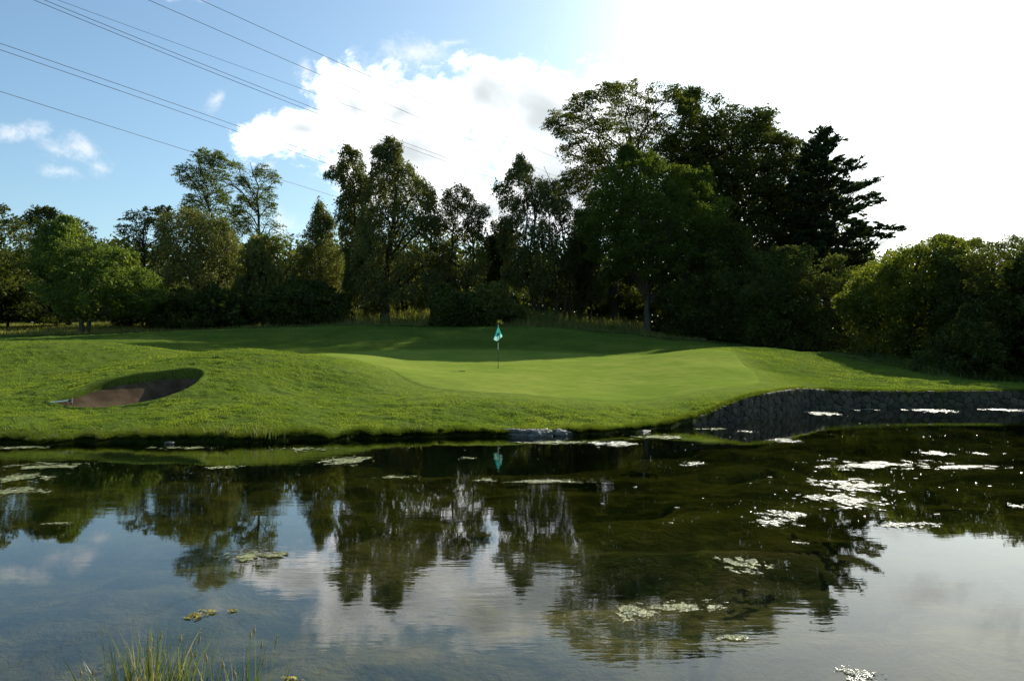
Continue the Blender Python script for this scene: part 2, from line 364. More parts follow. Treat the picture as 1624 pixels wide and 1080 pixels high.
def inpoly(x, y, poly):
    r = np.zeros(np.shape(x), bool); n = len(poly)
    for i in range(n):
        x1, y1 = poly[i]; x2, y2 = poly[(i + 1) % n]
        c = ((y1 > y) != (y2 > y))
        r ^= c & (x < (x2 - x1) * (y - y1) / ((y2 - y1) if y2 != y1 else 1e-9) + x1)
    return r
def closed(pts, n):      # smooth closed curve
    pts = np.asarray(pts, float); k = len(pts); out = []
    for i in range(k):
        p0, p1, p2, p3 = pts[i - 1], pts[i], pts[(i + 1) % k], pts[(i + 2) % k]
        for t_ in np.arange(n) / n:
            out.append(.5 * ((2 * p1) + (-p0 + p2) * t_ + (2 * p0 - 5 * p1 + 4 * p2 - p3) * t_ ** 2 + (-p0 + 3 * p1 - 3 * p2 + p3) * t_ ** 3))
    return np.array(out)
rim = closed([P(*a)[:2] for a in BK_RIM], 10)
rc_ = rim.mean(0)
def edge_dist(x, y, poly):
    d = np.full(np.shape(x), 1e9)
    n = len(poly)
    for i in range(n):
        a = poly[i]; b = poly[(i + 1) % n]; ab = b - a; L2 = ab @ ab + 1e-12
        tt = np.clip(((x - a[0]) * ab[0] + (y - a[1]) * ab[1]) / L2, 0, 1)
        d = np.minimum(d, np.hypot(x - a[0] - tt * ab[0], y - a[1] - tt * ab[1]))
    return d
def ground(x, y, carve=True):
    x = np.asarray(x, float); y = np.asarray(y, float)
    z = ground0(x, y) + (fbm(x * .5, y * .5, 0, 3, 4) - .5) * .10 * np.clip((y - 22) / 8, 0, 1) + (fbm(x * 2.5, y * 2.5, 0, 9, 3) - .5) * .04
    z = np.where(y > 64, np.minimum(z, 9), z)
    near = (np.abs(x - rc_[0]) < 6) & (np.abs(y - rc_[1]) < 6)
    if near.any():
        xs, ys = x[near], y[near]
        ins = inpoly(xs, ys, rim); d = edge_dist(xs, ys, rim)
        zz = z[near]
        raised = .07 * np.exp(-(d / .5) ** 2)
        depth = 1.9 * np.clip(d / .07, 0, 1) * carve
        z = z.copy(); z[near] = np.where(ins, zz + raised - depth, zz + raised)
    return z
GREEN = [(500, 45.5), (560, 51), (650, 53.5), (800, 55), (950, 52.5), (1050, 47.5), (1110, 44), (1158, 41.5), (1187, 36), (1205, 31.5), (1140, 28.8), (1000, 27.2), (850, 26.8), (720, 27.6), (640, 30.5), (585, 36.5), (520, 41)]
gpoly = closed([((px - CX) / F * D, D) for px, D in GREEN], 14)
def lumps(x, y): return (fbm(x * 1.7, y * 2.4, 0, 71, 3) - .5) * .12 + (fbm(x * 5, y * 7, 0, 72, 2) - .5) * .05
# lawn: one sheet from the shoreline back past the trees
pxs = np.concatenate([np.linspace(-2800, -260, 60)[:-1], np.linspace(-260, 1900, 880), np.linspace(1900, 4400, 60)[1:]])
sv = np.concatenate([np.linspace(.02, 3, 56)[:-1], np.linspace(3, 12, 150)[:-1], np.linspace(12, 30, 120)[:-1], np.linspace(30, 60, 70)[:-1], np.linspace(60, 400, 40)])
PX, SV = np.meshgrid(pxs, sv)
jag = (fbm(pxs * .03, pxs * 0, 0, 11, 6) - .5) * 1.1 * np.interp(pxs, [1040, 1080], [1, .0])
SD = shoreD(pxs) + jag
YY = SD[None, :] + SV; XX = (PX - CX) / F * (shoreD(pxs)[None, :] + SV)
ZZ = ground(XX, YY)
lm_ = np.ones(XX.shape); bb_ = (np.abs(XX) < 22) & (YY > 18) & (YY < 62)
lm_[bb_] = np.where(inpoly(XX[bb_], YY[bb_], gpoly), 0, 1 - np.exp(-(edge_dist(XX[bb_], YY[bb_], gpoly) / 1.3) ** 2))
ZZ += lumps(XX, YY) * lm_ * np.clip(SV / .6, 0, 1)
lipz = np.interp(pxs, [1050, 1100], [1, 0])
ZZ -= (.06 * np.exp(-SV / .12)) * lipz[None, :]
wallm = np.interp(pxs, [1060, 1090], [0, .16])
rows_x = [XX[0], XX[0], XX[0]]; rows_y = [YY[0] - .0 + .3, YY[0] + .12 + wallm, YY[0] + .02 + wallm]; rows_z = [XX[0] * 0 - 1.3, XX[0] * 0 - .02, ZZ[0] * .6]
XA = np.vstack([*rows_x, XX]); YA = np.vstack([*rows_y, YY + wallm[None, :] * np.exp(-SV / .5)]); ZA = np.vstack([*rows_z, ZZ])
me = npmesh('lawn', np.stack([XA, YA, ZA], -1).reshape(-1, 3), grid_faces(*XA.shape))
me.materials.append(M['lawn']); me.materials.append(M['soil']); me.materials.append(M['rough'])
nc = XA.shape[1]; rowi = np.repeat(np.arange(XA.shape[0] - 1), nc - 1)
ym = YA[:-1, :-1].ravel(); xm = XA[:-1, :-1].ravel(); pm = CX + F * xm / ym
apv = np.zeros(XA.size)
sel = (np.abs(XA.ravel()) < 22) & (YA.ravel() > 18) & (YA.ravel() < 62)
ax_, ay_ = XA.ravel()[sel], YA.ravel()[sel]
apv[sel] = np.where(inpoly(ax_, ay_, gpoly), 1, np.exp(-(edge_dist(ax_, ay_, gpoly) / np.where(ay_ < 36, 2.2, .7)) ** 1.5))
at_ = me.attributes.new('apron', 'FLOAT', 'POINT'); at_.data.foreach_set('value', apv.astype(np.float32))
rough_start = np.interp(pm, [-400, 0, 200, 300, 720, 1000, 1150, 1330, 1440, 1700], [62, 62, 64, 68, 69, 67, 62, 50, 44, 44]) + (fbm(xm * .4, ym * .4, 0, 5) - .5) * 5
inr = inpoly(xm, ym, rim)
mi = np.where(rowi < 3, 1, np.where(inr, 2, np.where(ym > rough_start, 2, 0))).astype(np.int32)
me.polygons.foreach_set('material_index', mi)
lawn = link('lawn', me, None, smooth=True); tag(lawn, 'mown golf course lawn rolling up from the pond to the trees', 'lawn', kind='structure')
# far ground, pond bed, near bank
def sheet(name, xs, ys, fz, mat):
    X, Y = np.meshgrid(xs, ys); Zc = fz(X, Y)
    return link(name, npmesh(name, np.stack([X, Y, Zc], -1).reshape(-1, 3), grid_faces(*X.shape)), mat, smooth=True)
tag(sheet('field', np.linspace(-3000, 3000, 30), np.linspace(-3000, 4000, 30), lambda X, Y: X * 0 - 2.0, M['rough']), kind='structure')
def bedz(X, Y): return -.75 + (fbm(X * .5, Y * .9, 0, 21, 5) - .5) * .7 + .3 * np.exp(-np.clip(Y - 4, 0, 99) / 1.5)
tag(sheet('pond_bed', np.linspace(-95, 110, 420), np.linspace(2.5, 42, 260), bedz, M['bed']), 'weedy pond bed seen through the water', 'pond bed', kind='structure')
tag(sheet('water', np.linspace(-95, 110, 60), np.linspace(2.2, 40, 40), lambda X, Y: X * 0, M['water']), 'calm pond water mirroring the trees and sky', 'water', kind='structure')
def nbz(X, Y): return .75 - .95 * np.clip((Y - 1.0) / 3.6, 0, 1.4) ** 1.5 + (fbm(X, Y, 0, 31) - .5) * .1
tag(sheet('near_bank', np.linspace(-95, 110, 300), np.linspace(-40, 5.0, 120), nbz, M['lawn']), kind='structure')

# putting green
gc = np.array([.5, 41.0])
rr = np.concatenate([np.linspace(.002, 1, 110)])
GX = gc[0] + (gpoly[:, 0] - gc[0])[None] * rr[:, None]; GY = gc[1] + (gpoly[:, 1] - gc[1])[None] * rr[:, None]
GX = np.hstack([GX, GX[:, :1]]); GY = np.hstack([GY, GY[:, :1]])
GZ = ground(GX, GY) + np.where(rr[:, None] > .999, -.02, .012 + .010 * (rr[:, None] < .985))
tag(link('putting_green', npmesh('putting_green', np.stack([GX, GY, GZ], -1).reshape(-1, 3), grid_faces(*GX.shape)), M['green'], smooth=True), 'smooth pale putting green around the flagstick', 'putting green', kind='structure')
# bunker sand
def sandz(x, y):
    d = edge_dist(x, y, rim); g = ground0(x, y)
    f = np.clip((x * .35 + (y - 26.8)) / 3.4 + 1.85, 0, 1)        # front left to back right
    back = np.clip((y - 24.6 - .5 * (x + 14.8)) / 2.2, 0, 1)
    return g - (.07 + .22 * back + np.clip(d / 1.0, 0, 1) * (.34 + .85 * back))
SX = rc_[0] + (rim[:, 0] - rc_[0])[None] * np.linspace(.002, 1.0, 60)[:, None]; SY = rc_[1] + (rim[:, 1] - rc_[1])[None] * np.linspace(.002, 1.0, 60)[:, None]
SX = np.hstack([SX, SX[:, :1]]); SY = np.hstack([SY, SY[:, :1]])
SZ = sandz(SX, SY) + (fbm(SX * 3, SY * 3, 0, 41) - .5) * .05
tag(link('sand', npmesh('sand', np.stack([SX, SY, SZ], -1).reshape(-1, 3), grid_faces(*SX.shape)), M['sand'], smooth=True), 'brown sand filling the oval bunker below the grassy mound', 'bunker sand', kind='structure')

# rounded turf lip round the bunker
cen = np.roll(rim, -1, 0) - np.roll(rim, 1, 0); cen /= np.linalg.norm(cen, axis=1)[:, None]
ar = (rim[:, 0] * np.roll(rim[:, 1], -1) - np.roll(rim[:, 0], -1) * rim[:, 1]).sum(); nrm_ = np.stack([cen[:, 1], -cen[:, 0]], -1) * (1 if ar > 0 else -1)
LX, LY, LZ = [], [], []
for of, dz in ((.22, -.02), (.16, .012), (.09, .028), (.03, .03), (-.01, .012), (-.04, -.04), (-.02, -.14), (0, -.30), (.02, -1.3)):
    x_ = rim[:, 0] + nrm_[:, 0] * of; y_ = rim[:, 1] + nrm_[:, 1] * of; LX.append(x_); LY.append(y_); LZ.append(ground(x_, y_, False) + dz + (fbm(x_ * 4, y_ * 4, 0, 4) - .5) * .02)
LX, LY, LZ = [np.hstack([np.array(q), np.array(q)[:, :1]]) for q in (LX, LY, LZ)]
me = npmesh('bunker_lip', np.stack([LX, LY, LZ], -1).reshape(-1, 3), grid_faces(*LX.shape))
tag(link('bunker_lip', me, M['lawn'], smooth=True), 'rounded turf lip round the oval sand bunker', 'bunker lip', kind='structure')

# ------------------------------------------------------------------ grass as real blades
def blades(name, x, y, z, h, wd, mat, lean=.35, seed=0, droop=None):
    r = np.random.default_rng(seed); n = len(x)
    a = r.uniform(0, 2 * math.pi, n); la = r.uniform(0, 2 * math.pi, n); ll = r.uniform(0, lean, n) * h
    base = np.stack([x, y, z], -1)
    s = np.stack([np.cos(a), np.sin(a), a * 0], -1) * (wd * .5)[:, None] if np.ndim(wd) else np.stack([np.cos(a), np.sin(a), a * 0], -1) * wd * .5
    tip = base + np.stack([np.cos(la) * ll, np.sin(la) * ll, h], -1)
    if droop is not None: tip = tip + droop
    v = np.stack([base - s, base + s, tip], 1).reshape(-1, 3)
    return link(name, npmesh(name, v, np.arange(n * 3).reshape(-1, 3)), mat)
rg = np.random.default_rng(5)
n = 520000
D_ = 20 / np.maximum(rg.uniform(.42, 1.0, n), .01); pxr = rg.uniform(-160, 1790, n)
sd = shoreD(pxr); ok = D_ > sd + .05; D_, pxr = D_[ok], pxr[ok]
x = (pxr - CX) / F * D_; y = D_
ed_ = np.where(y < 40, np.exp(-(edge_dist(x, y, gpoly) / 1.2) ** 2), 0)
keep = (ed_ < rg.uniform(0, 1, len(x))) & ~inpoly(x, y, gpoly) & ~inpoly(x, y, closed([P(*a)[:2] for a in BK_RIM], 4)) & (np.where((np.abs(x - rc_[0]) < 6) & (np.abs(y - rc_[1]) < 5), edge_dist(x, y, rim), 9) > .05) & (fbm(x * 1.2, y * 1.2, 0, 77, 4) > rg.uniform(.30, .60, len(x)))
x, y = x[keep], y[keep]
hh = rg.uniform(.015, .045, len(x)) * (1 + (fbm(x * .8, y * .8, 0, 6) > .56) * .5)
g = blades('grass', x, y, ground(x, y) + lumps(x, y) * np.clip((y - shoreD(CX + F * x / y)) / .6, 0, 1) * (1 - np.where(y < 40, np.exp(-(edge_dist(x, y, gpoly) / 1.3) ** 2), 0)) - .005, hh, .012 + y * .0005, M['grassblade'], 1.0, 1)
tag(g, 'short mown grass blades covering the lawn slopes', 'grass', kind='stuff')
# longer fringe over the shore
n = 190000
pxr = rg.uniform(-200, 1100, n); off = rg.exponential(.16, n)
jg = np.interp(pxr, pxs, jag)
den = fbm(pxr * .05, pxr * 0, 0, 52, 4); k = den > rg.uniform(.1, .6, n); pxr, off, jg, den = pxr[k], off[k], jg[k], den[k]
y = shoreD(pxr) + jg + off; x = (pxr - CX) / F * (shoreD(pxr) + off)
hh = rg.uniform(.03, .13, len(x)) * (.3 + 1.6 * den)
hang = (off < .16) * (rg.random(len(x)) < .7)
dr = np.stack([x * 0, -rg.uniform(.02, .2, len(x)) - .25 * (rg.random(len(x)) < .12), -hh * hang * 1.2 - rg.uniform(.0, .22, len(x)) * hang * (.3 + den)], -1)
g = blades('shore_grass', x, y, ground(x, y) - .03, hh, .022, M['fringe'], 1.0, 2, dr); tag(g, 'ragged uncut grass hanging over the far pond edge', 'grass', kind='stuff')
n = 90000; pxr = rg.uniform(-200, 1105, n); jg = np.interp(pxr, pxs, jag); off = rg.uniform(-.02, .14, n)
y = shoreD(pxr) + jg + off; x = (pxr - CX) / F * shoreD(pxr); den = fbm(pxr * .06, pxr * 0, 0, 57, 4)
hh = rg.uniform(.02, .10, n) * (.3 + 1.5 * den); zz_ = rg.uniform(-.02, .13, n) * (.4 + den)
g = blades('bank_grass', x, y, zz_, hh, .018, M['fringe'], 1.3, 21, np.stack([x * 0, -rg.uniform(.0, .16, n) * (.4 + den), -rg.uniform(0, .05, n)], -1)); tag(g, 'short shaded grass growing on the face of the far bank', 'grass', kind='stuff')
# rough grass: behind the ridge and to the right of the mound, and on top of the wall
def scatter(n, f): return f(rg, n)
D_ = rg.uniform(66, 120, 90000); pxr = rg.uniform(-150, 1120, 90000)
k = D_ > np.interp(pxr, [-150, 0, 200, 300, 720, 1120], [64, 64, 66, 70, 71, 67]); D_, pxr = D_[k], pxr[k]
x = (pxr - CX) / F * D_; tall = fbm(x * .25, D_ * .25, 0, 61, 3)
zone = np.clip(np.interp(pxr, [520, 560, 690, 710, 805, 850, 1000, 1040], [0, 1, 1, 0, 0, 1, 1, 0]), 0, 1) * np.clip((D_ - 71) / 4, 0, 1)
g = blades('meadow_grass', x, D_, ground(x, D_), rg.uniform(.25, 1.0, len(x)) * (.18 + .35 * tall + 1.3 * zone * (.4 + tall)), .07, M['meadow'], .5, 3); tag(g, 'tall pale wild grass growing under and behind the trees', 'grass', kind='stuff')
n = 26000; pxr = rg.uniform(1300, 1800, n); D_ = rg.uniform(36, 56, n)
edge = np.interp(pxr, [1300, 1380, 1440, 1470, 1800], [56, 53, 46, 42.5, 41]); k = (D_ > edge + rg.normal(0, .7, n)); pxr, D_ = pxr[k], D_[k]
x = (pxr - CX) / F * D_
g = blades('rough_grass', x, D_, ground(x, D_), rg.uniform(.15, .55, len(x)), .04, M['fringe'], .5, 4); tag(g, 'rough grass at the foot of the right hand bushes', 'grass', kind='stuff')
n = 26000; pxr = rg.uniform(1080, 1900, n); off = rg.uniform(-.14, .35, n)
y = shoreD(pxr) + .12 + off; x = (pxr - CX) / F * shoreD(pxr)
g = blades('wall_top_grass', x, y, ground(x, y) - .02, rg.uniform(.02, .11, n), .025, M['fringe'], 1.2, 6, np.stack([x * 0, -rg.uniform(0, .12, n), -rg.uniform(0, .34, n) * (off < .05) * np.clip(fbm(x * 1.3, x * 0, 0, 87, 4) * 3 - 1, 0, 1)], -1)); tag(g, 'grass edging the top of the stone wall', 'grass', kind='stuff')

# ------------------------------------------------------------------ stone retaining wall
def wall():
    pts = []
    for px in np.concatenate([np.linspace(1068, 1320, 60), np.linspace(1330, 2600, 90)]):
        D = float(shoreD(px)); top = float(np.interp(px, [a for a, _ in WT], [b for _, b in WT]))
        pts.append(((px - CX) / F * D, D, top))
    pts = np.array(pts); seg = np.hypot(np.diff(pts[:, 0]), np.diff(pts[:, 1])); L = np.concatenate([[0], np.cumsum(seg)])
    def at(s): return np.array([np.interp(s, L, pts[:, i]) for i in range(3)])
    root = empty('stone_wall', (float(pts[0, 0]), float(pts[0, 1]), 0))
    tag(root, 'curved rubble stone retaining wall holding the lawn above the pond', 'wall')
    ss_ = np.linspace(0, L[-1], 300); v = []
    for s in ss_:
        p = at(s); q = at(min(s + .1, L[-1])); r_ = at(max(s - .1, 0)); d = (q - r_)[:2]; d /= np.linalg.norm(d) + 1e-9; nrm = np.array([d[1], -d[0]])
        for off, z in ((-.02, -1.2), (-.02, p[2] - .04), (-.34, p[2] - .045), (-.34, -1.2)):
            v.append((p[0] + nrm[0] * off, p[1] + nrm[1] * off, z))
    link('core', npmesh('core', v, grid_faces(300, 4)), M['mortar'], root)
    r = random.Random(4); V_, F_ = [], []
    LL = min(L[-1], 36); pts2 = []
    for _ in range(9000):
        a = (r.uniform(0, LL), r.uniform(-.2, 1.05)); sp_ = r.choice((.12, .17, .17, .26, .36))
        if all(((a[0] - b[0]) / 1.6) ** 2 + (a[1] - b[1]) ** 2 > ((sp_ + b[2]) / 2) ** 2 for b in pts2): pts2.append((a[0], a[1], sp_))
    for a in pts2:
        top = at(a[0])[2] - .005
        if a[1] > top - .05: continue
        cell = [(a[0] - .4, a[1] - .3), (a[0] + .4, a[1] - .3), (a[0] + .4, top), (a[0] - .4, top)]
        if a[1] + .3 < top: cell[2] = (a[0] + .4, a[1] + .3); cell[3] = (a[0] - .4, a[1] + .3)
        for b in pts2:
            if b is a or abs(b[0] - a[0]) > .8 or abs(b[1] - a[1]) > .6 or b[1] > top + .02: continue
            mx_, mz_ = (a[0] + b[0]) / 2, (a[1] + b[1]) / 2; nx_, nz_ = b[0] - a[0], b[1] - a[1]; o_ = []
            for i in range(len(cell)):
                p_, q_ = cell[i], cell[(i + 1) % len(cell)]; dp = (p_[0] - mx_) * nx_ + (p_[1] - mz_) * nz_; dq = (q_[0] - mx_) * nx_ + (q_[1] - mz_) * nz_
                if dp <= 0: o_.append(p_)
                if dp * dq < 0: tt_ = dp / (dp - dq); o_.append((p_[0] + (q_[0] - p_[0]) * tt_, p_[1] + (q_[1] - p_[1]) * tt_))
            cell = o_
            if len(cell) < 3: break
        if len(cell) < 3: continue
        cxm = sum(q[0] for q in cell) / len(cell); czm = sum(q[1] for q in cell) / len(cell)
        # add edge midpoints and round the corners
        fine_ = []
        for i in range(len(cell)):
            p_, q_ = cell[i], cell[(i + 1) % len(cell)]
            fine_ += [(p_[0] * .80 + q_[0] * .20, p_[1] * .80 + q_[1] * .20), (p_[0] * .20 + q_[0] * .80, p_[1] * .20 + q_[1] * .80)]
        base = len(V_); k = len(fine_); out = r.uniform(.02, .06)
        for sc, o in ((.98, -.04), (.965, out * .3), (.80, out), (.3, out * 1.15)):
            for q in fine_:
                s_ = cxm + (q[0] - cxm) * sc; z_ = czm + (q[1] - czm) * sc
                p = at(s_); q2 = at(min(s_ + .1, L[-1])); r2 = at(max(s_ - .1, 0)); d = (q2 - r2)[:2]; d /= np.linalg.norm(d) + 1e-9; nrm = (d[1], -d[0]); oo = o + r.uniform(-.008, .008)
                V_.append((p[0] + nrm[0] * oo, p[1] + nrm[1] * oo, z_))
        for lv in range(3):
            for i in range(k): F_.append([base + lv * k + i, base + lv * k + (i + 1) % k, base + (lv + 1) * k + (i + 1) % k, base + (lv + 1) * k + i])
        for i in range(1, k - 1): F_.append([base + 3 * k, base + 3 * k + i, base + 3 * k + i + 1, base + 3 * k + i + 1])
    me = bpy.data.meshes.new('stonework'); me.from_pydata(V_, [], [f if f[2] != f[3] else f[:3] for f in F_]); me.update()
    link('stonework', me, M['stone'], root)
wall()
# slate slabs and stones on the shore
def rock(name, loc, size, seed, mat, label, group=None, rot=0.):
    r = np.random.default_rng(seed)
    bpyv = []; nlat, nlon = 30, 48
    th = np.linspace(0.02, math.pi - .02, nlat); ph = np.linspace(0, 2 * math.pi, nlon, endpoint=False)
    T, Pp = np.meshgrid(th, ph, indexing='ij'); d = np.stack([np.sin(T) * np.cos(Pp), np.sin(T) * np.sin(Pp), np.cos(T)], -1)
    for _ in range(12):      # chop flat facets
        nn = r.normal(size=3); nn /= np.linalg.norm(nn); lim = r.uniform(.55, .85)
        dd = d @ nn; d = d - np.maximum(dd - lim, 0)[..., None] * nn
    d = d * (1 + .6 * (fbm(d[..., 0] * 9, d[..., 1] * 9, d[..., 2] * 4, seed + 5, 3)[..., None] - .5)) * (1 + (fbm(d[..., 0] * 3 + seed, d[..., 1] * 3, d[..., 2] * 3, seed, 3)[..., None] - .5) * .3) * np.array(size)
    c_, s_ = math.cos(rot), math.sin(rot); d = np.stack([d[..., 0] * c_ - d[..., 1] * s_, d[..., 0] * s_ + d[..., 1] * c_, d[..., 2]], -1)
    v = d.reshape(-1, 3); f = []
    for i in range(nlat - 1):
        for j in range(nlon): f.append([i * nlon + j, i * nlon + (j + 1) % nlon, (i + 1) * nlon + (j + 1) % nlon, (i + 1) * nlon + j])
    o = link(name, npmesh(name, v, f), mat); o.location = loc
    tag(o, label, 'rock', group); return o
def onw(px, D, z=0): return ((px - CX) / F * D, D, z)
GR = 'grey rocks along the far pond edge'
rock('shore_rock', onw(822, 21.75, .03), (.62, .32, .20), 1, M['slate'], 'long low grey rock at the water edge, at the left end of the slab group', GR, .05)
rock('shore_rock', onw(858, 21.55, .02), (.45, .30, .22), 2, M['slate'], 'pale bright ridged rock in the middle of the slab group at the water edge', GR, -.15)
rock('shore_rock', onw(893, 21.85, .02), (.40, .28, .17), 3, M['slate'], 'low grey rock at the right end of the slab group at the water edge', GR, .2)
rock('shore_rock', onw(268, 19.65, .0), (.15, .12, .07), 5, M['slate'], 'small bluish stone alone under the dark grassy bank below the bunker', GR, .3)
rock('shore_rock', onw(1022, 22.7, .0), (.22, .15, .07), 6, M['slate'], 'small flat stone near where the stone wall begins', GR, .1)

# ------------------------------------------------------------------ trees
def tree(name, label, poly, D, mat, n, L=1.3, nl=26, leaf=.2, style='broad', clump=1.7, cover=1.0, seed=1, stems=None, bark='bark', r0=.28, group=None, cat='tree', base=None, depth=1.0, limbs=16, rag=3.4, core_=1.0):
    r = np.random.default_rng(seed); s = D / F
    poly = [(float(a), float(b)) for a, b in poly]
    xs0 = [a for a, _ in poly]; ys0 = [b for _, b in poly]
    if stems is None: stems = [(sum(xs0) / len(xs0),) * 2]
    stems = [(a, a) if not isinstance(a, tuple) else a for a in stems]
    bx = (stems[0][0] - CX) * s; gz = float(ground(np.array([bx]), np.array([float(D)]))[0])
    root = empty(name, (bx, D, gz)); tag(root, label, cat, group)
    # row extents
    rows = np.arange(int(min(ys0)), int(max(ys0)) + 2); lo = np.full(len(rows), np.nan); hi = lo.copy()
    for i, yv in enumerate(rows):
        c = []
        for (x1, y1), (x2, y2) in zip(poly, poly[1:] + poly[:1]):
            if (y1 > yv + .5) != (y2 > yv + .5): c.append(x1 + (x2 - x1) * (yv + .5 - y1) / (y2 - y1))
        if c: lo[i], hi[i] = min(c), max(c)
    good = ~np.isnan(lo); lo = np.interp(rows, rows[good], lo[good]); hi = np.interp(rows, rows[good], hi[good])
    ksm = np.ones(9) / 9; wsm = np.convolve(np.pad((hi - lo) / 2, 4, 'edge'), ksm, 'valid'); csm = np.convolve(np.pad((hi + lo) / 2, 4, 'edge'), ksm, 'valid')
    def cand(k):
        out = []; tot = 0
        while tot < k:
            a = r.uniform(min(xs0) - .4 * rag / s, max(xs0) + .4 * rag / s, k * 2); b = r.uniform(min(ys0) - .4 * rag / s, max(ys0), k * 2); wx = (fbm(a * s / 2.0, b * s / 2.0, 0, seed, 3) - .5) * rag / s; wy = (fbm(a * s / 2.0 + 50, b * s / 2.0, 0, seed + 1, 3) - .5) * rag / s
            m_ = inpoly(a + wx, b + wy, poly); out.append(np.stack([a[m_], b[m_]], -1)); tot += m_.sum()
        q = np.concatenate(out)[:k]
        i = np.clip((q[:, 1] - rows[0]).astype(int), 0, len(rows) - 1)
        w_ = np.maximum(wsm[i], 3); u = np.clip((q[:, 0] - csm[i]) / w_, -1, 1)
        dd = r.uniform(-1, 1, k); dd = np.sign(dd) * np.abs(dd) ** .7 * np.sqrt(1 - u * u * .92)
        Y = D + dd * w_ * s * depth
        return np.stack([(q[:, 0] - CX) * s, Y, H + (HY - q[:, 1]) * s], -1), (csm[i] - CX) * s, dd, u
    n = int(n * 1.3)
    pts, ax, dd, u = cand(int(n * 3.2))
    # clump centres: leave gaps between them
    vol = (max(xs0) - min(xs0)) * s * (max(ys0) - min(ys0)) * s
    K = max(6, int(cover * 3.2 * vol / (clump * clump)))
    cc = cand(K)[0]
    dmin = np.full(len(pts), 1e9)
    for i in range(0, len(pts), 4000):
        dmin[i:i + 4000] = np.sqrt(((pts[i:i + 4000, None] - cc[None]) ** 2 * np.array([1, 1, 3.4 if style == 'pine' else 1.6])).sum(-1)).min(1)
    k = dmin < clump * r.uniform(.45, .8, len(pts)) * 1.0
    pts, ax, dd, u = pts[k][:n], ax[k][:n], dd[k][:n], u[k][:n]
    if style == 'pine':
        P_ = []; zt = H + (HY - max(ys0)) * s + .6; ztop = H + (HY - min(ys0)) * s
        while zt < ztop - .2:
            row = HY - (zt - H) / s; cxp = (stems[0][0] * .35 + float(np.interp(row, rows, csm)) * .65)
            er = (float(np.interp(row, rows, hi)) - cxp) * s; el = (cxp - float(np.interp(row, rows, lo))) * s; nb_ = r.integers(5, 8); a0 = r.uniform(0, 6.28)
            for b in range(nb_):
                az = a0 + b * 6.283 / nb_ + r.normal(0, .25); ca = math.cos(az); ex = (er if ca > 0 else el) * r.uniform(.85, 1.2); ex = max(ex, .6)
                if abs(ca) < .5: ex = min(er, el) * r.uniform(.6, 1) + .5
                kq = max(6, int(ex * 6)); tq = r.uniform(.30, 1, kq) ** .8; rise = r.uniform(-.05, .22) * ex
                P_.append(np.stack([(cxp - CX) * s + ca * ex * tq + r.normal(0, .22, kq), D + math.sin(az) * ex * tq + r.normal(0, .35, kq), zt + rise * tq ** 2 + r.normal(0, .17, kq)], -1))
            zt += r.uniform(.6, 1.0)
        pts = np.concatenate(P_); ax = np.full(len(pts), (stems[0][0] - CX) * s)
    N = len(pts)
    zc = pts[:, 2].mean()
    out = np.stack([pts[:, 0] - ax, pts[:, 1] - D, (pts[:, 2] - zc) * .35], -1); out /= np.linalg.norm(out, axis=1)[:, None] + 1e-6
    if style == 'broad': dirv = out + np.array([0, 0, .35]) + r.normal(0, .38, (N, 3))
    elif style == 'birch': dirv = out * .45 + np.array([0, 0, -.55]) + r.normal(0, .3, (N, 3))
    elif style == 'pine': dirv = out * np.array([1, 1, .15]) + np.array([0, 0, .10]) + r.normal(0, .22, (N, 3)) * np.array([1, 1, .4])
    elif style == 'beech': dirv = out * np.array([1, 1, .6]) + np.array([0, 0, .12]) + r.normal(0, .35, (N, 3)) * np.array([1, 1, .7])
    else: dirv = out + np.array([0, 0, .6]) + r.normal(0, .45, (N, 3))
    dirv /= np.linalg.norm(dirv, axis=1)[:, None] + 1e-6
    Ls = L * r.uniform(.55, 1.25, N)
    org = pts - dirv * Ls[:, None] * (.80 if style == 'shrub' else .55)
    gzz = ground(org[:, 0], org[:, 1]); org[:, 2] = np.maximum(org[:, 2], gzz + .15)
    # leaves
    tt = r.uniform(0, 1, (N, nl)) ** .8
    side = np.cross(dirv, [0, 0, 1]); side /= np.linalg.norm(side, axis=1)[:, None] + 1e-6; upv = np.cross(side, dirv)
    if style == 'birch': wl, wv, dr = .14, .14, .35
    elif style == 'pine': wl, wv, dr = .30, .10, -.05
    elif style == 'beech': wl, wv, dr = .34, .09, .28
    else: wl, wv, dr = .26, .20, .15
    env = (1.05 - tt * .75)
    a1 = r.normal(0, 1, (N, nl)) * wl * env * Ls[:, None]; a2 = r.normal(0, 1, (N, nl)) * wv * env * Ls[:, None]
    pos = org[:, None] + dirv[:, None] * (tt * Ls[:, None])[..., None] + side[:, None] * a1[..., None] + upv[:, None] * a2[..., None]
    pos[..., 2] -= dr * Ls[:, None] * tt ** 2
    pos = pos.reshape(-1, 3); m_ = len(pos)
    ld = np.repeat(dirv, nl, 0) * .8 + r.normal(0, .6, (m_, 3)); 
    if style == 'birch': ld[:, 2] -= .6
    ld /= np.linalg.norm(ld, axis=1)[:, None] + 1e-6
    nn = r.normal(0, .75, (m_, 3)) + np.array([0, 0, .6 if style != 'birch' else .1])
    sd_ = np.cross(ld, nn); sd_ /= np.linalg.norm(sd_, axis=1)[:, None] + 1e-6
    sz = leaf * np.clip(np.exp(r.normal(-.12, .38, m_)), .4, 1.9)[:, None]
    asp = .16 if style == 'pine' else .30
    if style == 'pine': sz = sz * 1.5
    v = np.stack([pos - ld * sz * .5, pos + sd_ * sz * asp, pos + ld * sz * .5, pos - sd_ * sz * asp], 1).reshape(-1, 3)
    v[:, 2] = np.maximum(v[:, 2], gz - .6)
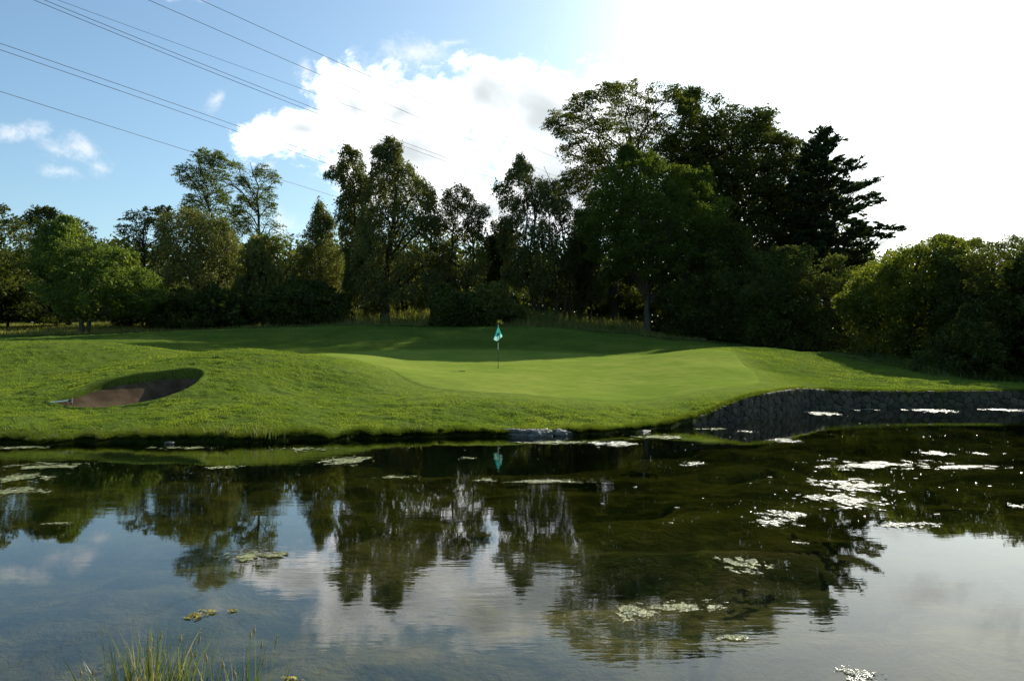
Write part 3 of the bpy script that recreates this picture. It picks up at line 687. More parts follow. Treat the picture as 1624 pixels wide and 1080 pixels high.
    if cover >= .85:        # inner leaves of the crown
        q3, ax3, _, _ = cand(int(n * 2.2 * core_)); q3[:, 0] = ax3 + (q3[:, 0] - ax3) * .66; q3[:, 1] = D + (q3[:, 1] - D) * .55; zb = q3[:, 2].min(); q3[:, 2] = zb + (q3[:, 2] - zb) * .80
        l3 = r.normal(size=(len(q3), 3)); l3 /= np.linalg.norm(l3, axis=1)[:, None]; s3_ = np.cross(l3, r.normal(size=(len(q3), 3))); s3_ /= np.linalg.norm(s3_, axis=1)[:, None]
        z3 = leaf * 2.4 * r.uniform(.6, 1.2, len(q3))[:, None]
        kk = inpoly(q3[:, 0] / s + CX, HY - (q3[:, 2] - H) / s, poly); q3, l3, s3_, z3 = q3[kk], l3[kk], s3_[kk], z3[kk]
        v = np.concatenate([v, np.stack([q3 - l3 * z3 * .5, q3 + s3_ * z3 * .3, q3 + l3 * z3 * .5, q3 - s3_ * z3 * .3], 1).reshape(-1, 3)]); m_ += len(q3)
    v -= np.array(root.location)
    cr = link('crown', npmesh('crown', v, np.arange(m_ * 4).reshape(-1, 4)), M[mat], root); cr.location = (0, 0, 0)
    # trunk and limbs
    tb = Tubes(6)
    ptop = min(ys0); topz = H + (HY - ptop) * s
    for si, (b0, b1) in enumerate(stems):
        x0 = (b0 - CX) * s; x1 = (b1 - CX) * s; yb = D + (r.uniform(-1, 1) if si else 0)
        zg = float(ground(np.array([x0]), np.array([yb]))[0])
        tz = topz - r.uniform(.03, .12) * (topz - gz) - (si > 0) * r.uniform(0, .2) * (topz - gz)
        q = np.linspace(0, 1, 14); wob = np.cumsum(r.normal(0, .035, (14, 2)), 0) * (tz - zg) * .12
        ccx = np.interp(HY - (H - (zg + q * (tz - zg))) / -s, rows, csm) if False else None
        pxrow = HY - ((zg + q * (tz - zg)) - H) / s
        cxr = (np.interp(pxrow, rows, csm) - CX) * s
        bl = np.clip((q - .25) / .75, 0, 1) ** 1.2 * (1 if si == 0 else .5)
        X_ = (x0 + (x1 - x0) * np.minimum(q * 2, 1)) * (1 - bl) + cxr * bl + wob[:, 0]; Y_ = yb + wob[:, 1]; Z_ = zg - .3 + q * (tz - zg + .3)
        spine = np.stack([X_, Y_, Z_], -1); rad = r0 * (1 - q) ** .8 * (1 + .5 * np.exp(-q * 14)) * (1 if si == 0 else .8) + .02
        tb.add(spine, rad, 8)
        hi_ = org[(org[:, 2] > gz + .15 * (topz - gz))]
        if len(hi_) == 0: hi_ = org
        for ti in r.choice(len(hi_), min(len(hi_), max(2, limbs // len(stems)))):
            e = hi_[ti]; hz = np.linalg.norm((e - spine[7])[:2])
            za = np.clip(e[2] - hz * r.uniform(.5, 1.0) - .5, zg + .18 * (tz - zg), tz - .3); qa = np.clip((za - zg) / (tz - zg), .1, .97)
            st = np.array([np.interp(qa, q, spine[:, i]) for i in range(3)]); ra = float(np.interp(qa, q, rad)) * .5
            uu = np.linspace(0, 1, 7)[:, None]; mid = (st + e) / 2 + np.array([0, 0, .12 * hz]) + r.normal(0, .06, 3) * hz
            crv = (1 - uu) ** 2 * st + 2 * uu * (1 - uu) * mid + uu ** 2 * e
            crv[1:-1] += r.normal(0, .02, (5, 3)) * (hz + 1)
            tb.add(crv, np.linspace(ra, .03, 7), 5)
            # twigs from limb to close-by sprays
            dn = np.linalg.norm(org - e, axis=1); near = np.argsort(dn)[:14]
            for wi in near[::2]:
                e2 = pts[wi]; a_ = crv[r.integers(3, 7)]; m2 = (a_ + e2) / 2 + r.normal(0, .12, 3)
                tb.add(np.stack([a_, m2, e2]), [.045, .03, .012], 3)
    me_ = tb.mesh('trunk'); o = link('trunk', me_, M[bark], root, smooth=True)
    return root
GT = 'trees behind the green'
GS = 'bushes under the trees'
tree('broadleaf_tree', 'dark tree cut off by the left edge behind the lawn', [(-120, 345), (-60, 325), (0, 333), (14, 338), (24, 352), (34, 372), (44, 420), (48, 480), (30, 505), (-120, 505)], 78, 'dark', 1100, seed=11, group=GT)
tree('oak_tree', 'spreading tree with a crooked leafy branch reaching left at its top', [(34, 358), (36, 348), (52, 343), (48, 336), (76, 334), (96, 352), (128, 352), (165, 372), (200, 405), (200, 470), (60, 490), (36, 430), (44, 385), (60, 372)], 92, 'beech', 1200, seed=12, group=GT, stems=[(110, 105)])
tree('ash_tree', 'light green bushy tree with pale trunk standing in front near the left of the lawn', [(62, 420), (72, 385), (90, 358), (120, 352), (150, 372), (188, 392), (212, 425), (240, 452), (238, 480), (205, 498), (150, 500), (90, 498), (62, 460)], 69, 'ash', 1700, L=1.15, leaf=.17, nl=30, clump=1.3, cover=1.1, core_=.4, seed=13, group=GT, stems=[(128, 128), (134, 150)], bark='palebark', r0=.2)
tree('alder_tree', 'small sparse dark tree standing between the light green tree and the rounded dome tree', [(183, 365), (200, 340), (232, 324), (266, 324), (274, 345), (262, 400), (255, 445), (215, 450), (190, 400)], 102, 'dark', 620, cover=.55, style='beech', seed=14, group=GT, limbs=22, stems=[(232, 232)], rag=1.6)
tree('willow_tree', 'big dark dome shaped willow left of the two tall open crowned trees', [(240, 475), (252, 400), (262, 345), (290, 331), (330, 335), (355, 350), (376, 382), (390, 440), (388, 505), (245, 510)], 82, 'birch', 1900, L=1.4, style='birch', leaf=.16, nl=30, clump=1.9, cover=1.1, core_=.4, seed=15, group=GT, rag=2.4)
tree('beech_tree', 'tall open crowned ragged tree, left one of the two above the dome tree', [(276, 282), (285, 262), (300, 262), (306, 240), (332, 230), (340, 236), (352, 252), (352, 285), (366, 315), (376, 350), (372, 385), (325, 375), (296, 330), (278, 320), (302, 306), (296, 292)], 109, 'oak', 1000, style='beech', L=1.5, leaf=.17, nl=30, cover=.62, clump=1.5, seed=16, group=GT, limbs=30, stems=[(345, 336)], rag=1.6)
tree('beech_tree', 'tall sparse tree with trunk showing through its crown, right one of the two tall ones', [(358, 268), (376, 248), (408, 254), (432, 268), (441, 290), (452, 298), (440, 318), (456, 345), (456, 385), (430, 402), (392, 396), (372, 350), (364, 300)], 108, 'oak', 640, style='beech', L=1.4, leaf=.16, nl=34, cover=.42, clump=1.35, seed=17, group=GT, limbs=34, stems=[(402, 403)], r0=.34, rag=1.4)
tree('sallow_tree', 'pale olive rounded tree beside the dome shaped willow', [(376, 430), (384, 388), (410, 370), (440, 384), (458, 425), (462, 470), (452, 508), (380, 508)], 79, 'willow', 1100, L=1.0, style='birch', seed=18, group=GT, rag=2.2)
tree('conical_tree', 'narrow pointed tree with a spire top between the olive tree and the tall birches', [(463, 410), (480, 372), (496, 350), (504, 330), (512, 314), (520, 345), (526, 378), (545, 400), (554, 460), (545, 510), (470, 512), (455, 470)], 84, 'birch', 1500, L=1.3, leaf=.15, nl=30, cover=.9, core_=.3, clump=1.2, seed=19, group=GT, rag=1.4)
tree('birch_tree', 'tall slim birch with drooping twigs and a side tuft, left of the tallest birch', [(514, 276), (524, 268), (528, 238), (547, 220), (556, 240), (576, 245), (582, 275), (588, 330), (590, 400), (580, 480), (552, 480), (545, 400), (532, 350), (540, 300), (530, 282)], 82, 'birch', 1400, style='birch', clump=1.1, L=1.15, cover=.8, core_=.1, leaf=.16, nl=32, seed=20, group=GT, bark='bark', stems=[(586, 565)], r0=.24, limbs=22, rag=1.7)
tree('birch_tree', 'tallest broad birch with a thick dark trunk, right of the slim birch', [(583, 285), (588, 240), (600, 235), (612, 210), (634, 232), (642, 270), (658, 268), (672, 285), (690, 300), (696, 345), (702, 420), (690, 478), (620, 492), (566, 480), (560, 400), (580, 330)], 80, 'birch', 2600, style='birch', clump=1.25, L=1.2, cover=.85, core_=.12, leaf=.16, nl=32, seed=21, group=GT, bark='bark', stems=[(611, 614)], r0=.42, limbs=30, rag=2.2)
tree('open_birch_tree', 'shorter open birch with forked stems rising above the round dark bush', [(695, 345), (702, 320), (716, 303), (740, 291), (764, 316), (776, 340), (762, 362), (776, 400), (765, 440), (735, 462), (700, 450), (690, 400)], 82, 'birch', 1000, cover=.86, core_=.02, leaf=.15, nl=30, clump=1.3, L=1.1, seed=22, group=GT, bark='bark', stems=[(718, 712), (722, 750)], r0=.16, limbs=26, rag=1.9)
tree('birch_tree', 'weeping birch with several thin stems and a pointed top, left of the huge beech', [(786, 300), (790, 284), (803, 296), (812, 262), (828, 243), (844, 262), (852, 285), (878, 282), (896, 305), (914, 345), (915, 400), (905, 455), (870, 478), (830, 470), (808, 440), (800, 380), (798, 330)], 84, 'birch', 2100, style='birch', clump=1.15, L=1.2, cover=.8, core_=.1, leaf=.16, nl=32, seed=23, group=GT, bark='bark', stems=[(862, 828), (872, 850), (884, 880), (893, 900), (856, 820), (902, 905)], r0=.15, limbs=30, rag=2.0)
tree('scrub_tree', 'low dark tree filling the gap between the open birch and the weeping birch', [(765, 400), (785, 358), (806, 372), (822, 420), (820, 470), (780, 478), (762, 445)], 92, 'dark', 600, L=1.0, seed=24, group=GT)
tree('birch_tree', 'slender birch half hidden left of the leaning trunk of the leafy oak', [(893, 400), (905, 350), (925, 325), (955, 350), (966, 420), (958, 480), (905, 485)], 88, 'birch', 1000, style='birch', L=1.2, seed=25, group=GT, stems=[(918, 925), (935, 940)], r0=.14)
tree('beech_tree', 'huge beech with airy layered branches against the cloud, left of the dense beech', [(868, 190), (872, 182), (890, 184), (898, 162), (920, 150), (948, 150), (968, 136), (1000, 144), (1040, 150), (1075, 142), (1092, 168), (1120, 200), (1110, 330), (1050, 400), (960, 380), (935, 340), (905, 300), (893, 262), (900, 240), (884, 222), (890, 206)], 98, 'beech', 2900, style='beech', L=1.8, leaf=.2, nl=36, clump=1.6, cover=1.0, core_=.15, rag=4, seed=26, group=GT, stems=[(972, 980)], r0=.6, limbs=44)
tree('beech_tree', 'huge dense dark beech forming the middle and highest mass on the right', [(1090, 165), (1096, 150), (1122, 146), (1150, 160), (1180, 172), (1216, 186), (1212, 212), (1240, 230), (1262, 252), (1290, 300), (1300, 400), (1290, 500), (1180, 530), (1100, 500), (1070, 400), (1060, 250)], 97, 'dark', 6000, style='beech', L=2.0, leaf=.23, nl=30, clump=1.9, cover=1.5, rag=5.5, seed=27, group=GT, stems=[(1165, 1160)], r0=.7, limbs=36)
tree('oak_tree', 'leafy oak with bright sunlit green top and pale trunk, before the huge beeches', [(915, 350), (928, 300), (950, 268), (985, 262), (1020, 240), (1050, 258), (1078, 275), (1100, 275), (1112, 292), (1130, 315), (1146, 352), (1140, 395), (1152, 415), (1110, 440), (1050, 455), (985, 450), (940, 420)], 77, 'oak', 2900, L=1.2, leaf=.18, nl=30, clump=1.35, cover=1.1, core_=.4, rag=4.5, seed=28, group=GT, bark='palebark', stems=[(1026, 1020), ], r0=.3, limbs=34)
tree('pine_tree', 'dark scots pine with flat tiered branches and a long low limb pointing right', [(1268, 245), (1290, 222), (1308, 204), (1328, 216), (1322, 240), (1300, 250), (1352, 262), (1356, 282), (1330, 290), (1388, 296), (1392, 312), (1362, 322), (1400, 326), (1396, 342), (1380, 350), (1418, 352), (1436, 372), (1408, 380), (1366, 372), (1376, 420), (1352, 480), (1300, 490), (1262, 400), (1255, 300)], 87, 'pine', 3000, style='pine', L=.75, leaf=.26, clump=.95, cover=2.0, core_=.03, seed=29, group=GT, stems=[(1300, 1300)], r0=.4, limbs=46, rag=1.2)
tree('yew_tree', 'low black green tree under the left side of the dense beech, reaching the ground', [(1040, 470), (1080, 420), (1130, 385), (1190, 400), (1230, 450), (1240, 550), (1060, 545), (1035, 520)], 74, 'dark', 2100, L=1.5, clump=1.6, cover=1.0, rag=6.5, leaf=.17, nl=30, core_=.6, seed=30, group=GT)
tree('yew_tree', 'low black green tree under the pine, reaching the ground behind the lit mound', [(1190, 440), (1250, 400), (1310, 410), (1360, 440), (1400, 480), (1400, 572), (1200, 560)], 66, 'dark', 2100, L=1.5, clump=1.6, cover=1.0, rag=6.5, leaf=.17, nl=30, core_=.6, seed=31, group=GT)
tree('holly_tree', 'dark rounded tree showing between the dense beech and the pine', [(1205, 270), (1222, 222), (1258, 222), (1292, 240), (1325, 330), (1370, 400), (1390, 450), (1370, 500), (1240, 480)], 93, 'dark', 2000, L=1.4, style='beech', clump=1.6, cover=1.2, core_=.6, seed=32, group=GT)
tree('hazel_bush', 'yellow green sunlit bushy tree right of the pine, beyond the end of the lawn', [(1345, 470), (1362, 425), (1392, 398), (1420, 388), (1448, 376), (1490, 370), (1522, 384), (1545, 420), (1540, 560), (1470, 590), (1400, 575), (1360, 530)], 55, 'hazel', 3300, L=1.15, leaf=.14, clump=1.0, cover=1.2, rag=4.2, core_=.5, seed=33, group=GT, style='shrub', nl=32)
tree('thorn_tree', 'dark bushy tree running off the right edge of the photo above the wall', [(1495, 470), (1515, 410), (1540, 385), (1562, 372), (1600, 358), (1650, 362), (1720, 370), (1760, 420), (1770, 608), (1560, 612), (1500, 590)], 49, 'dark', 4200, L=1.1, leaf=.13, clump=1.1, cover=1.3, rag=4.0, core_=.8, seed=34, group=GT, style='shrub', nl=32)
tree('thorn_tree', 'tall dark thorn cut off by the right edge, nearest the pond wall', [(1606, 480), (1650, 380), (1750, 330), (1880, 350), (1960, 450), (1960, 612), (1620, 614)], 43, 'dark', 3600, L=.9, leaf=.17, clump=1.3, cover=1.5, seed=36, group=GT, style='shrub')
tree('thorn_tree', 'low dark bush drooping to the grass at the right end of the lawn', [(1455, 560), (1480, 520), (1530, 500), (1580, 510), (1600, 600), (1540, 613), (1475, 602)], 44, 'dark', 1100, L=.7, leaf=.12, clump=1, seed=35, group=GS, style='shrub', cat='bush')
for i, (nm, lb, poly, D, mt, n_) in enumerate([
    ('dark_bush', 'dark bush under the trees at the left edge of the photo', [(-80, 440), (20, 430), (90, 445), (110, 505), (-80, 512)], 84, 'dark', 900),
    ('dark_bush', 'dark bush filling the space right of the light green tree', [(165, 450), (210, 430), (270, 440), (300, 505), (180, 515)], 86, 'dark', 900),
    ('dark_bush', 'long dark bush under the dome shaped willow', [(235, 500), (270, 460), (340, 455), (400, 465), (420, 520), (240, 524)], 75, 'dark', 1200),
    ('dark_bush', 'dark bush between the olive tree and the slim birch', [(400, 490), (440, 455), (500, 450), (550, 470), (560, 520), (410, 524)], 76, 'dark', 1300),
    ('tall_thicket', 'shady thicket behind the two tallest birches', [(550, 470), (560, 420), (620, 400), (690, 410), (712, 470), (650, 488)], 98, 'dark', 1400),
    ('rhododendron_bush', 'round very dark evergreen bush standing on the ridge left of the flag', [(683, 500), (690, 475), (710, 462), (740, 457), (766, 466), (782, 490), (784, 522), (690, 524)], 71, 'dark', 1500),
    ('willow_bush', 'pale grey green bush leaning behind the round dark bush', [(748, 470), (762, 448), (790, 452), (808, 480), (812, 508), (760, 512)], 77, 'willow', 600),
    ('bramble_bush', 'light green bramble between the flag and the thin birch stems', [(800, 505), (815, 488), (845, 482), (862, 500), (866, 522), (800, 522)], 78, 'willow', 380),
    ('dark_thicket', 'dark thicket behind the thin stems of the weeping birch', [(810, 470), (860, 440), (960, 430), (1060, 440), (1080, 500), (1000, 508), (880, 480)], 104, 'dark', 1900),
    ('shady_bush', 'dark bush beside the leaning oak trunk', [(1030, 520), (1045, 480), (1080, 470), (1110, 500), (1110, 540), (1040, 538)], 79, 'dark', 600),
]):
    tree(nm, lb, poly, D, mt, n_, L=.95, leaf=.22, clump=1.6, cover=2.2, seed=60 + i, group=GS, style='shrub', cat='bush', r0=.12, limbs=8)
# distant wood behind everything, one mass
def wood():
    r = np.random.default_rng(8); n = 190000
    px = r.uniform(-600, 2200, n); D = r.uniform(118, 150, n)
    tx = (px - CX) / F * D
    top = 9 + 7 * fbm(tx * .09, D * .09, 0, 91, 4) + 3.0 * (vnoise(tx * .35, D * .35, 0, 4) - .5)
    g = ground(tx, D); z = g + r.uniform(0, 1, n) ** 1.15 * top
    k = (vnoise(tx * .5, D * .5, z * .5, 14) > .22); tx, D, z = tx[k], D[k], z[k]; m_ = len(tx)
    pos = np.stack([tx, D, z], -1); ld = r.normal(size=(m_, 3)); ld /= np.linalg.norm(ld, axis=1)[:, None]; s_ = np.cross(ld, r.normal(size=(m_, 3))); s_ /= np.linalg.norm(s_, axis=1)[:, None]
    sz = r.uniform(.5, 1.1, m_)[:, None]
    v = np.stack([pos - ld * sz * .5, pos + s_ * sz * .3, pos + ld * sz * .5, pos - s_ * sz * .3], 1).reshape(-1, 3)
    tag(link('woodland', npmesh('woodland', v, np.arange(m_ * 4).reshape(-1, 4)), M['dark']), 'dense far woodland closing the view behind the trees', 'woodland', kind='stuff')
wood()

# ------------------------------------------------------------------ overhead cables
WL = [
 ('lowest cable, passing behind the ragged tall tree', [(0, 147), (151, 190), (302, 242), (440, 284), (530, 311)], 24.0),
 ('second lowest cable, lower of the close pair reaching the left edge', [(0, 80), (172, 137), (345, 199), (530, 264)], 26.5),
 ('third lowest cable, upper of the close pair reaching the left edge', [(0, 70), (172, 127), (345, 190), (528, 254)], 27.0),
 ('lower cable of the close pair that leaves through the top edge', [(62, 0), (215, 71), (388, 136), (569, 205), (665, 240), (785, 284)], 30.0),
 ('upper cable of the close pair that leaves through the top edge', [(75, 0), (215, 63), (388, 128), (565, 198), (665, 234), (785, 278)], 30.4),
 ('thin cable just above the upper close pair', [(93, 0), (302, 79), (502, 150), (658, 205), (813, 261)], 31.5),
 ('second highest cable, crossing the small upright wisp of cloud', [(236, 0), (470, 103), (648, 181), (816, 250), (890, 284)], 33.5),
 ('highest cable, passing over the top of the cloud', [(318, 0), (530, 97), (714, 178), (897, 257)], 35.0)]
for lb, pp, hz in WL:
    q = []
    for px, py in pp:
        Y = (hz - H) * F / (HY - py); q.append(((px - CX) / F * Y, Y, hz))
    q = np.array(q); x0, y0 = q[0, :2]; kx, ky = np.polyfit(q[:, 0], q[:, 1], 2), None
    xs_ = np.linspace(q[0, 0] - 25, q[-1, 0] + 30, 60)
    # straight spans in plan, sag read from the photograph
    cf = np.polyfit(q[:, 0], q[:, 1], 1); ys_ = np.polyval(cf, xs_)
    zq = [H + (HY - py) / F * np.polyval(cf, X_) for (px, py), X_ in zip(pp, q[:, 0])]
    # solve x on the plan line for each traced pixel, then fit a parabola of height
    xl = [ (px - CX) / F * cf[1] / (1 - (px - CX) / F * cf[0]) for px, py in pp]
    zl = [H + (HY - py) / F * np.polyval(cf, X_) for (px, py), X_ in zip(pp, xl)]
    cz = np.polyfit(xl, zl, 2)
    tb = Tubes(5); tb.add(np.stack([xs_, ys_, np.polyval(cz, xs_)], -1), (.026 if 'thin' not in lb else .018))
    tag(link('power_cable', tb.mesh('power_cable'), M['wire'], smooth=True), 'dark overhead power cable, ' + lb, 'power cable', 'overhead cables crossing the sky')

# ------------------------------------------------------------------ flagstick
fx, fy = (790 - CX) / F * 40, 40.0
fz = float(ground(np.array([fx]), np.array([fy]))[0]) + .028
root = empty('golf_flag', (fx, fy, fz)); tag(root, 'golf flagstick with a limp teal flag standing in the hole on the green', 'golf flag')
def seg(name, z0, z1, rad, mat):
    tb = Tubes(10); tb.add([(0, 0, z0), (0, 0, (z0 + z1) / 2), (0, 0, z1)], rad); o = link(name, tb.mesh(name), mat, root, smooth=True); o.location = (0, 0, 0); return o
seg('pole', -.1, .92, .015, M['pole_dark']); seg('white_band', .92, 1.28, .0165, M['white']); seg('pole', 1.28, 2.14, .013, M['pole_dark'])
tb = Tubes(10); tb.add([(0, 0, 2.14), (0, 0, 2.155), (0, 0, 2.175), (0, 0, 2.185)], [.013, .024, .02, .003]); o = link('pole_cap', tb.mesh('pole_cap'), M['white'], root, smooth=True); o.location = (0, 0, 0)
# limp flag: pinched at the top of the pole, widening in folds, slanting hem
nu, nv = 40, 30; fu = np.linspace(0, 1, nu); fv = np.linspace(0, 1, nv); FU, FV = np.meshgrid(fu, fv)
wid = .04 + .42 * FV ** 1.05
FXX = (FU - .52) * wid; FZZ = 2.12 - FV * .62 - (.18 * (1 - np.abs(FU - .4) / .6)) * FV ** 2 + .10 * FU * FV
FYY = np.sin(FU * 9.5) * .055 * FV + .03 * np.sin(FU * 4 + 2 * FV) - .03
me = npmesh('flag_cloth', np.stack([FXX, FYY, FZZ], -1).reshape(-1, 3), grid_faces(nv, nu))
for k_ in ('teal', 'pale', 'navy'): me.materials.append(M[k_])
fm = []
for i in range(nv - 1):
    for j in range(nu - 1):
        a, b = fu[j], fv[i]; mm = 0
        if b > .74: mm = 1
        if b > .74 and (.34 < a < .44 or .62 < a < .70) and b < .9: mm = 0
        if .38 < a < .52 and .08 < b < .55: mm = 1
        if .25 < a < .75 and .50 < b < .70: mm = 2
        fm.append(mm)
me.polygons.foreach_set('material_index', np.array(fm, dtype=np.int32))
o = link('flag_cloth', me, None, root, smooth=True); o.location = (0, 0, 0)
a = np.linspace(0, 2 * math.pi, 24, endpoint=False)
me = bpy.data.meshes.new('hole_cup'); v = [(math.cos(q) * .054, math.sin(q) * .054, .012) for q in a] + [(math.cos(q) * .054, math.sin(q) * .054, -.15) for q in a]
me.from_pydata(v, [], [(i, (i + 1) % 24, 24 + (i + 1) % 24, 24 + i) for i in range(24)] + [tuple(range(24, 48))]); me.update(); o = link('hole_cup', me, M['black'], root); o.location = (0, 0, 0)

# ------------------------------------------------------------------ bunker rake
y0 = 24.42; x0, _, zr = P(80, 640, y0); zr += .03
root = empty('bunker_rake', (x0, y0, zr - .03)); tag(root, 'rake with white handle lying on the left lip of the sand bunker', 'rake')
e1 = np.array([0, 0, .03]); q2 = P(110, 636.5, y0 + .1); e2 = np.array([q2[0] - x0, .1, q2[2] - zr + .06])
tb = Tubes(8); tb.add([e1 * .98, (e1 + e2) / 2, e2], [.021, .023, .024]); o = link('handle', tb.mesh('handle'), M['white'], root, smooth=True); o.location = (0, 0, 0)
tb = Tubes(6); tb.add([e2 - (e2 - e1) * .04, e2 + [.06, 0, -.015]], [.03, .028]); o = link('socket', tb.mesh('socket'), M['black'], root); o.location = (0, 0, 0)
tb = Tubes(6); hc = e2 + np.array([.07, 0, -.02]); hd = np.array([.45, -.85, -.18]); hd /= np.linalg.norm(hd)
tb.add([hc - hd * .32, hc, hc + hd * .32], .028)
for q in np.linspace(-.3, .3, 13): tb.add([hc + hd * q, hc + hd * q + [.02, 0, -.06], hc + hd * q + [.03, 0, -.11]], [.010, .008, .004], 4)
o = link('rake_head', tb.mesh('rake_head'), M['black'], root); o.location = (0, 0, 0)

# ------------------------------------------------------------------ floating algae mats
GA = 'floating mats of pond algae'
def mat_(px, py, rx, ry, label, mt='algae', seed=None, thr=.42, fr=1.0, stretch=1.0):
    D = H * F / (py - HY); cx = (px - CX) / F * D; RX = rx / F * D; RY = ry * D * D / (F * H)
    seed = seed or int(px * 7 + py)
    nx = int(np.clip(rx * 3, 40, 260)); ny = int(np.clip(RY / RX * nx * 1.0, 30, 200))
    X, Y = np.meshgrid(np.linspace(-1.15, 1.15, nx), np.linspace(-1.15, 1.15, ny))
    sc = 1.6 + RX * .9
    nz = fbm(X * sc * 1.3 * stretch + seed, Y * sc * .9 * max(1, RY / RX) + seed * .3, 0, seed, 5)
    fall = 1 - np.sqrt(X * X + Y * Y)
    val = (nz - .5) * 1.5 + fall * .75 - .10 - thr * .3 + (fbm(X * 9 + seed, Y * 7, 0, seed + 3, 5) - .5) * 1.15 * fr
    inside = val > .06
    q = inside[:-1, :-1] & inside[1:, :-1] & inside[:-1, 1:] & inside[1:, 1:]
    if q.sum() < 4: q = (fall[:-1, :-1] > .3)
    idx = (np.arange(ny)[:, None] * nx + np.arange(nx)[None])
    f = np.stack([idx[:-1, :-1][q], idx[:-1, 1:][q], idx[1:, 1:][q], idx[1:, :-1][q]], -1)
    Zb = .003 + np.clip(val, 0, .2) * .02 + (fbm(X * RX * 12, Y * RY * 12, 0, seed + 9, 3)) * .012
    v = np.stack([X * RX, Y * RY, Zb], -1).reshape(-1, 3)
    used = np.unique(f); remap = -np.ones(len(v), int); remap[used] = np.arange(len(used))
    o = link('algae_mat', npmesh('algae_mat', v[used], remap[f]), M[mt], smooth=True); o.location = (cx, D, 0)
    tag(o, label, 'algae mat', GA)
for a in [
 (1300, 655.5, 27, 4.5, 'short bright white mat close to the corner of the stone wall', 'algae_w'),
 (1362, 649.5, 36, 2.0, 'thin white streak of algae along the foot of the wall, just right of its corner', 'algae_w'),
 (1472, 651, 34, 4.0, 'white mat with a small green tuft below the middle of the long wall', 'algae_w'),
 (1592, 650, 42, 2.4, 'long thin white streak of algae under the wall at the right edge', 'algae_w'),
 (1246, 699, 26, 4.0, 'small white mat alone in front of the reflected wall', 'algae_w'),
 (1184, 684.5, 15, 2.0, 'tiny white streak left of the small mat before the reflected wall', 'algae_w'),
 (1125, 680.5, 24, 2.2, 'thin pale streak beside the start of the stone wall', 'algae'),
 (975, 703.5, 42, 5.0, 'pale mat in the green reflection right of the slab rocks', 'algae_w'),
 (880, 702, 70, 3.2, 'long pale broken scum just below the slab rocks', 'algae'),
 (1040, 693, 48, 4.0, 'faint green scum near the shore left of the stone wall', 'algae'),
 (1400, 737, 105, 9, 'long glittering white mat, the uppermost of the big ones on the dark water', 'algae_w'),
 (1535, 741, 62, 3.0, 'thin white tail stretching right from the long glittering mat', 'algae_w'),
 (1480, 719, 30, 4.5, 'small white mat above the long glittering mat', 'algae_w'),
 (1554, 720, 12, 3.5, 'tiny round white mat above the thin white tail', 'algae_w'),
 (1350, 770, 62, 14, 'large glittering mat, upper half of the biggest white patch', 'algae_w'),
 (1345, 795, 68, 14, 'large glittering mat, lower half of the biggest white patch', 'algae_w'),
 (1250, 816, 46, 6.5, 'pale mat just left below the biggest white patch', 'algae_w'),
 (1225, 829, 46, 8.5, 'green white mat under the pale one, edged by dark tree reflections', 'algae_w'),
 (1442, 832, 56, 7, 'white mat at the tip of the reflected pine', 'algae_w'),
 (1268, 862, 14, 3.5, 'small white fleck alone in the dark reflection of the dense beech', 'algae_w'),
 (1183, 895, 42, 17, 'ragged olive mat with a sparkling tip, in the middle of the dark reflection', 'algae'),
 (1085, 962, 66, 10, 'long curved olive mat near the lower end of the beech reflection', 'algae'),
 (1005, 972, 42, 15, 'broad end of the curved olive mat with a knob shape', 'algae'),
 (1165, 1011, 34, 6.5, 'small olive mat at the tip of the reflected oak', 'algae'),
 (1360, 1070, 38, 13, 'sparkling mat cut by the bottom edge of the photo', 'algae_w'),
 (1613, 803, 20, 4.5, 'white mat at the right edge below the thorn tree reflection', 'algae_w'),
 (1097, 736, 22, 5.5, 'small hooked white mat right of the flag reflection', 'algae_w'),
 (742, 727, 16, 2.4, 'small pale fleck left of the flag reflection', 'algae'),
 (776, 762, 24, 3.6, 'short pale mat directly below the flag reflection', 'algae'),
 (870, 763.5, 72, 3.4, 'thin long pale streak right below the flag reflection', 'algae'),
 (630, 757, 34, 2.6, 'thin olive streak in the reflection of the tall birches', 'algae'),
 (546, 732, 46, 8, 'tan mat near the shore below the bunker mound', 'algae'),
 (357, 741.5, 36, 3.6, 'tan streak along the edge of the lawn reflection', 'algae'),
 (395, 882, 56, 9.5, 'bright green triangular mat in the reflection of the tall sparse trees', 'algae'),
 (82, 740, 80, 6, 'tan mat off the left shore, uppermost of the left cluster', 'algae'),
 (40, 757, 62, 8, 'olive mat in the middle of the left cluster', 'algae'),
 (22, 780, 52, 8, 'olive mat at the bottom of the left cluster', 'algae'),
 (95, 831, 28, 2.4, 'very thin streak alone below the left cluster', 'algae'),
 (480, 713, 50, 3.4, 'pale streak in the lawn reflection near the thin reeds', 'algae'),
 (290, 710.5, 55, 2.8, 'broken pale scum below the small bluish stone', 'algae'),
 (34, 710, 48, 3.0, 'pale scum under the bank at the left edge', 'algae'),
 (311, 976, 17, 9, 'yellow clump just above the foreground rushes, largest of three', 'algae_y'),
 (337, 971, 10, 3.6, 'tiny yellow clump in the middle of three', 'algae_y'),
 (370, 969, 10, 4, 'tiny yellow clump, right one of three', 'algae_y'),
 (462, 1077, 24, 5, 'olive clump at the bottom edge beside the foreground rushes', 'algae_y')]:
    mat_(*a)
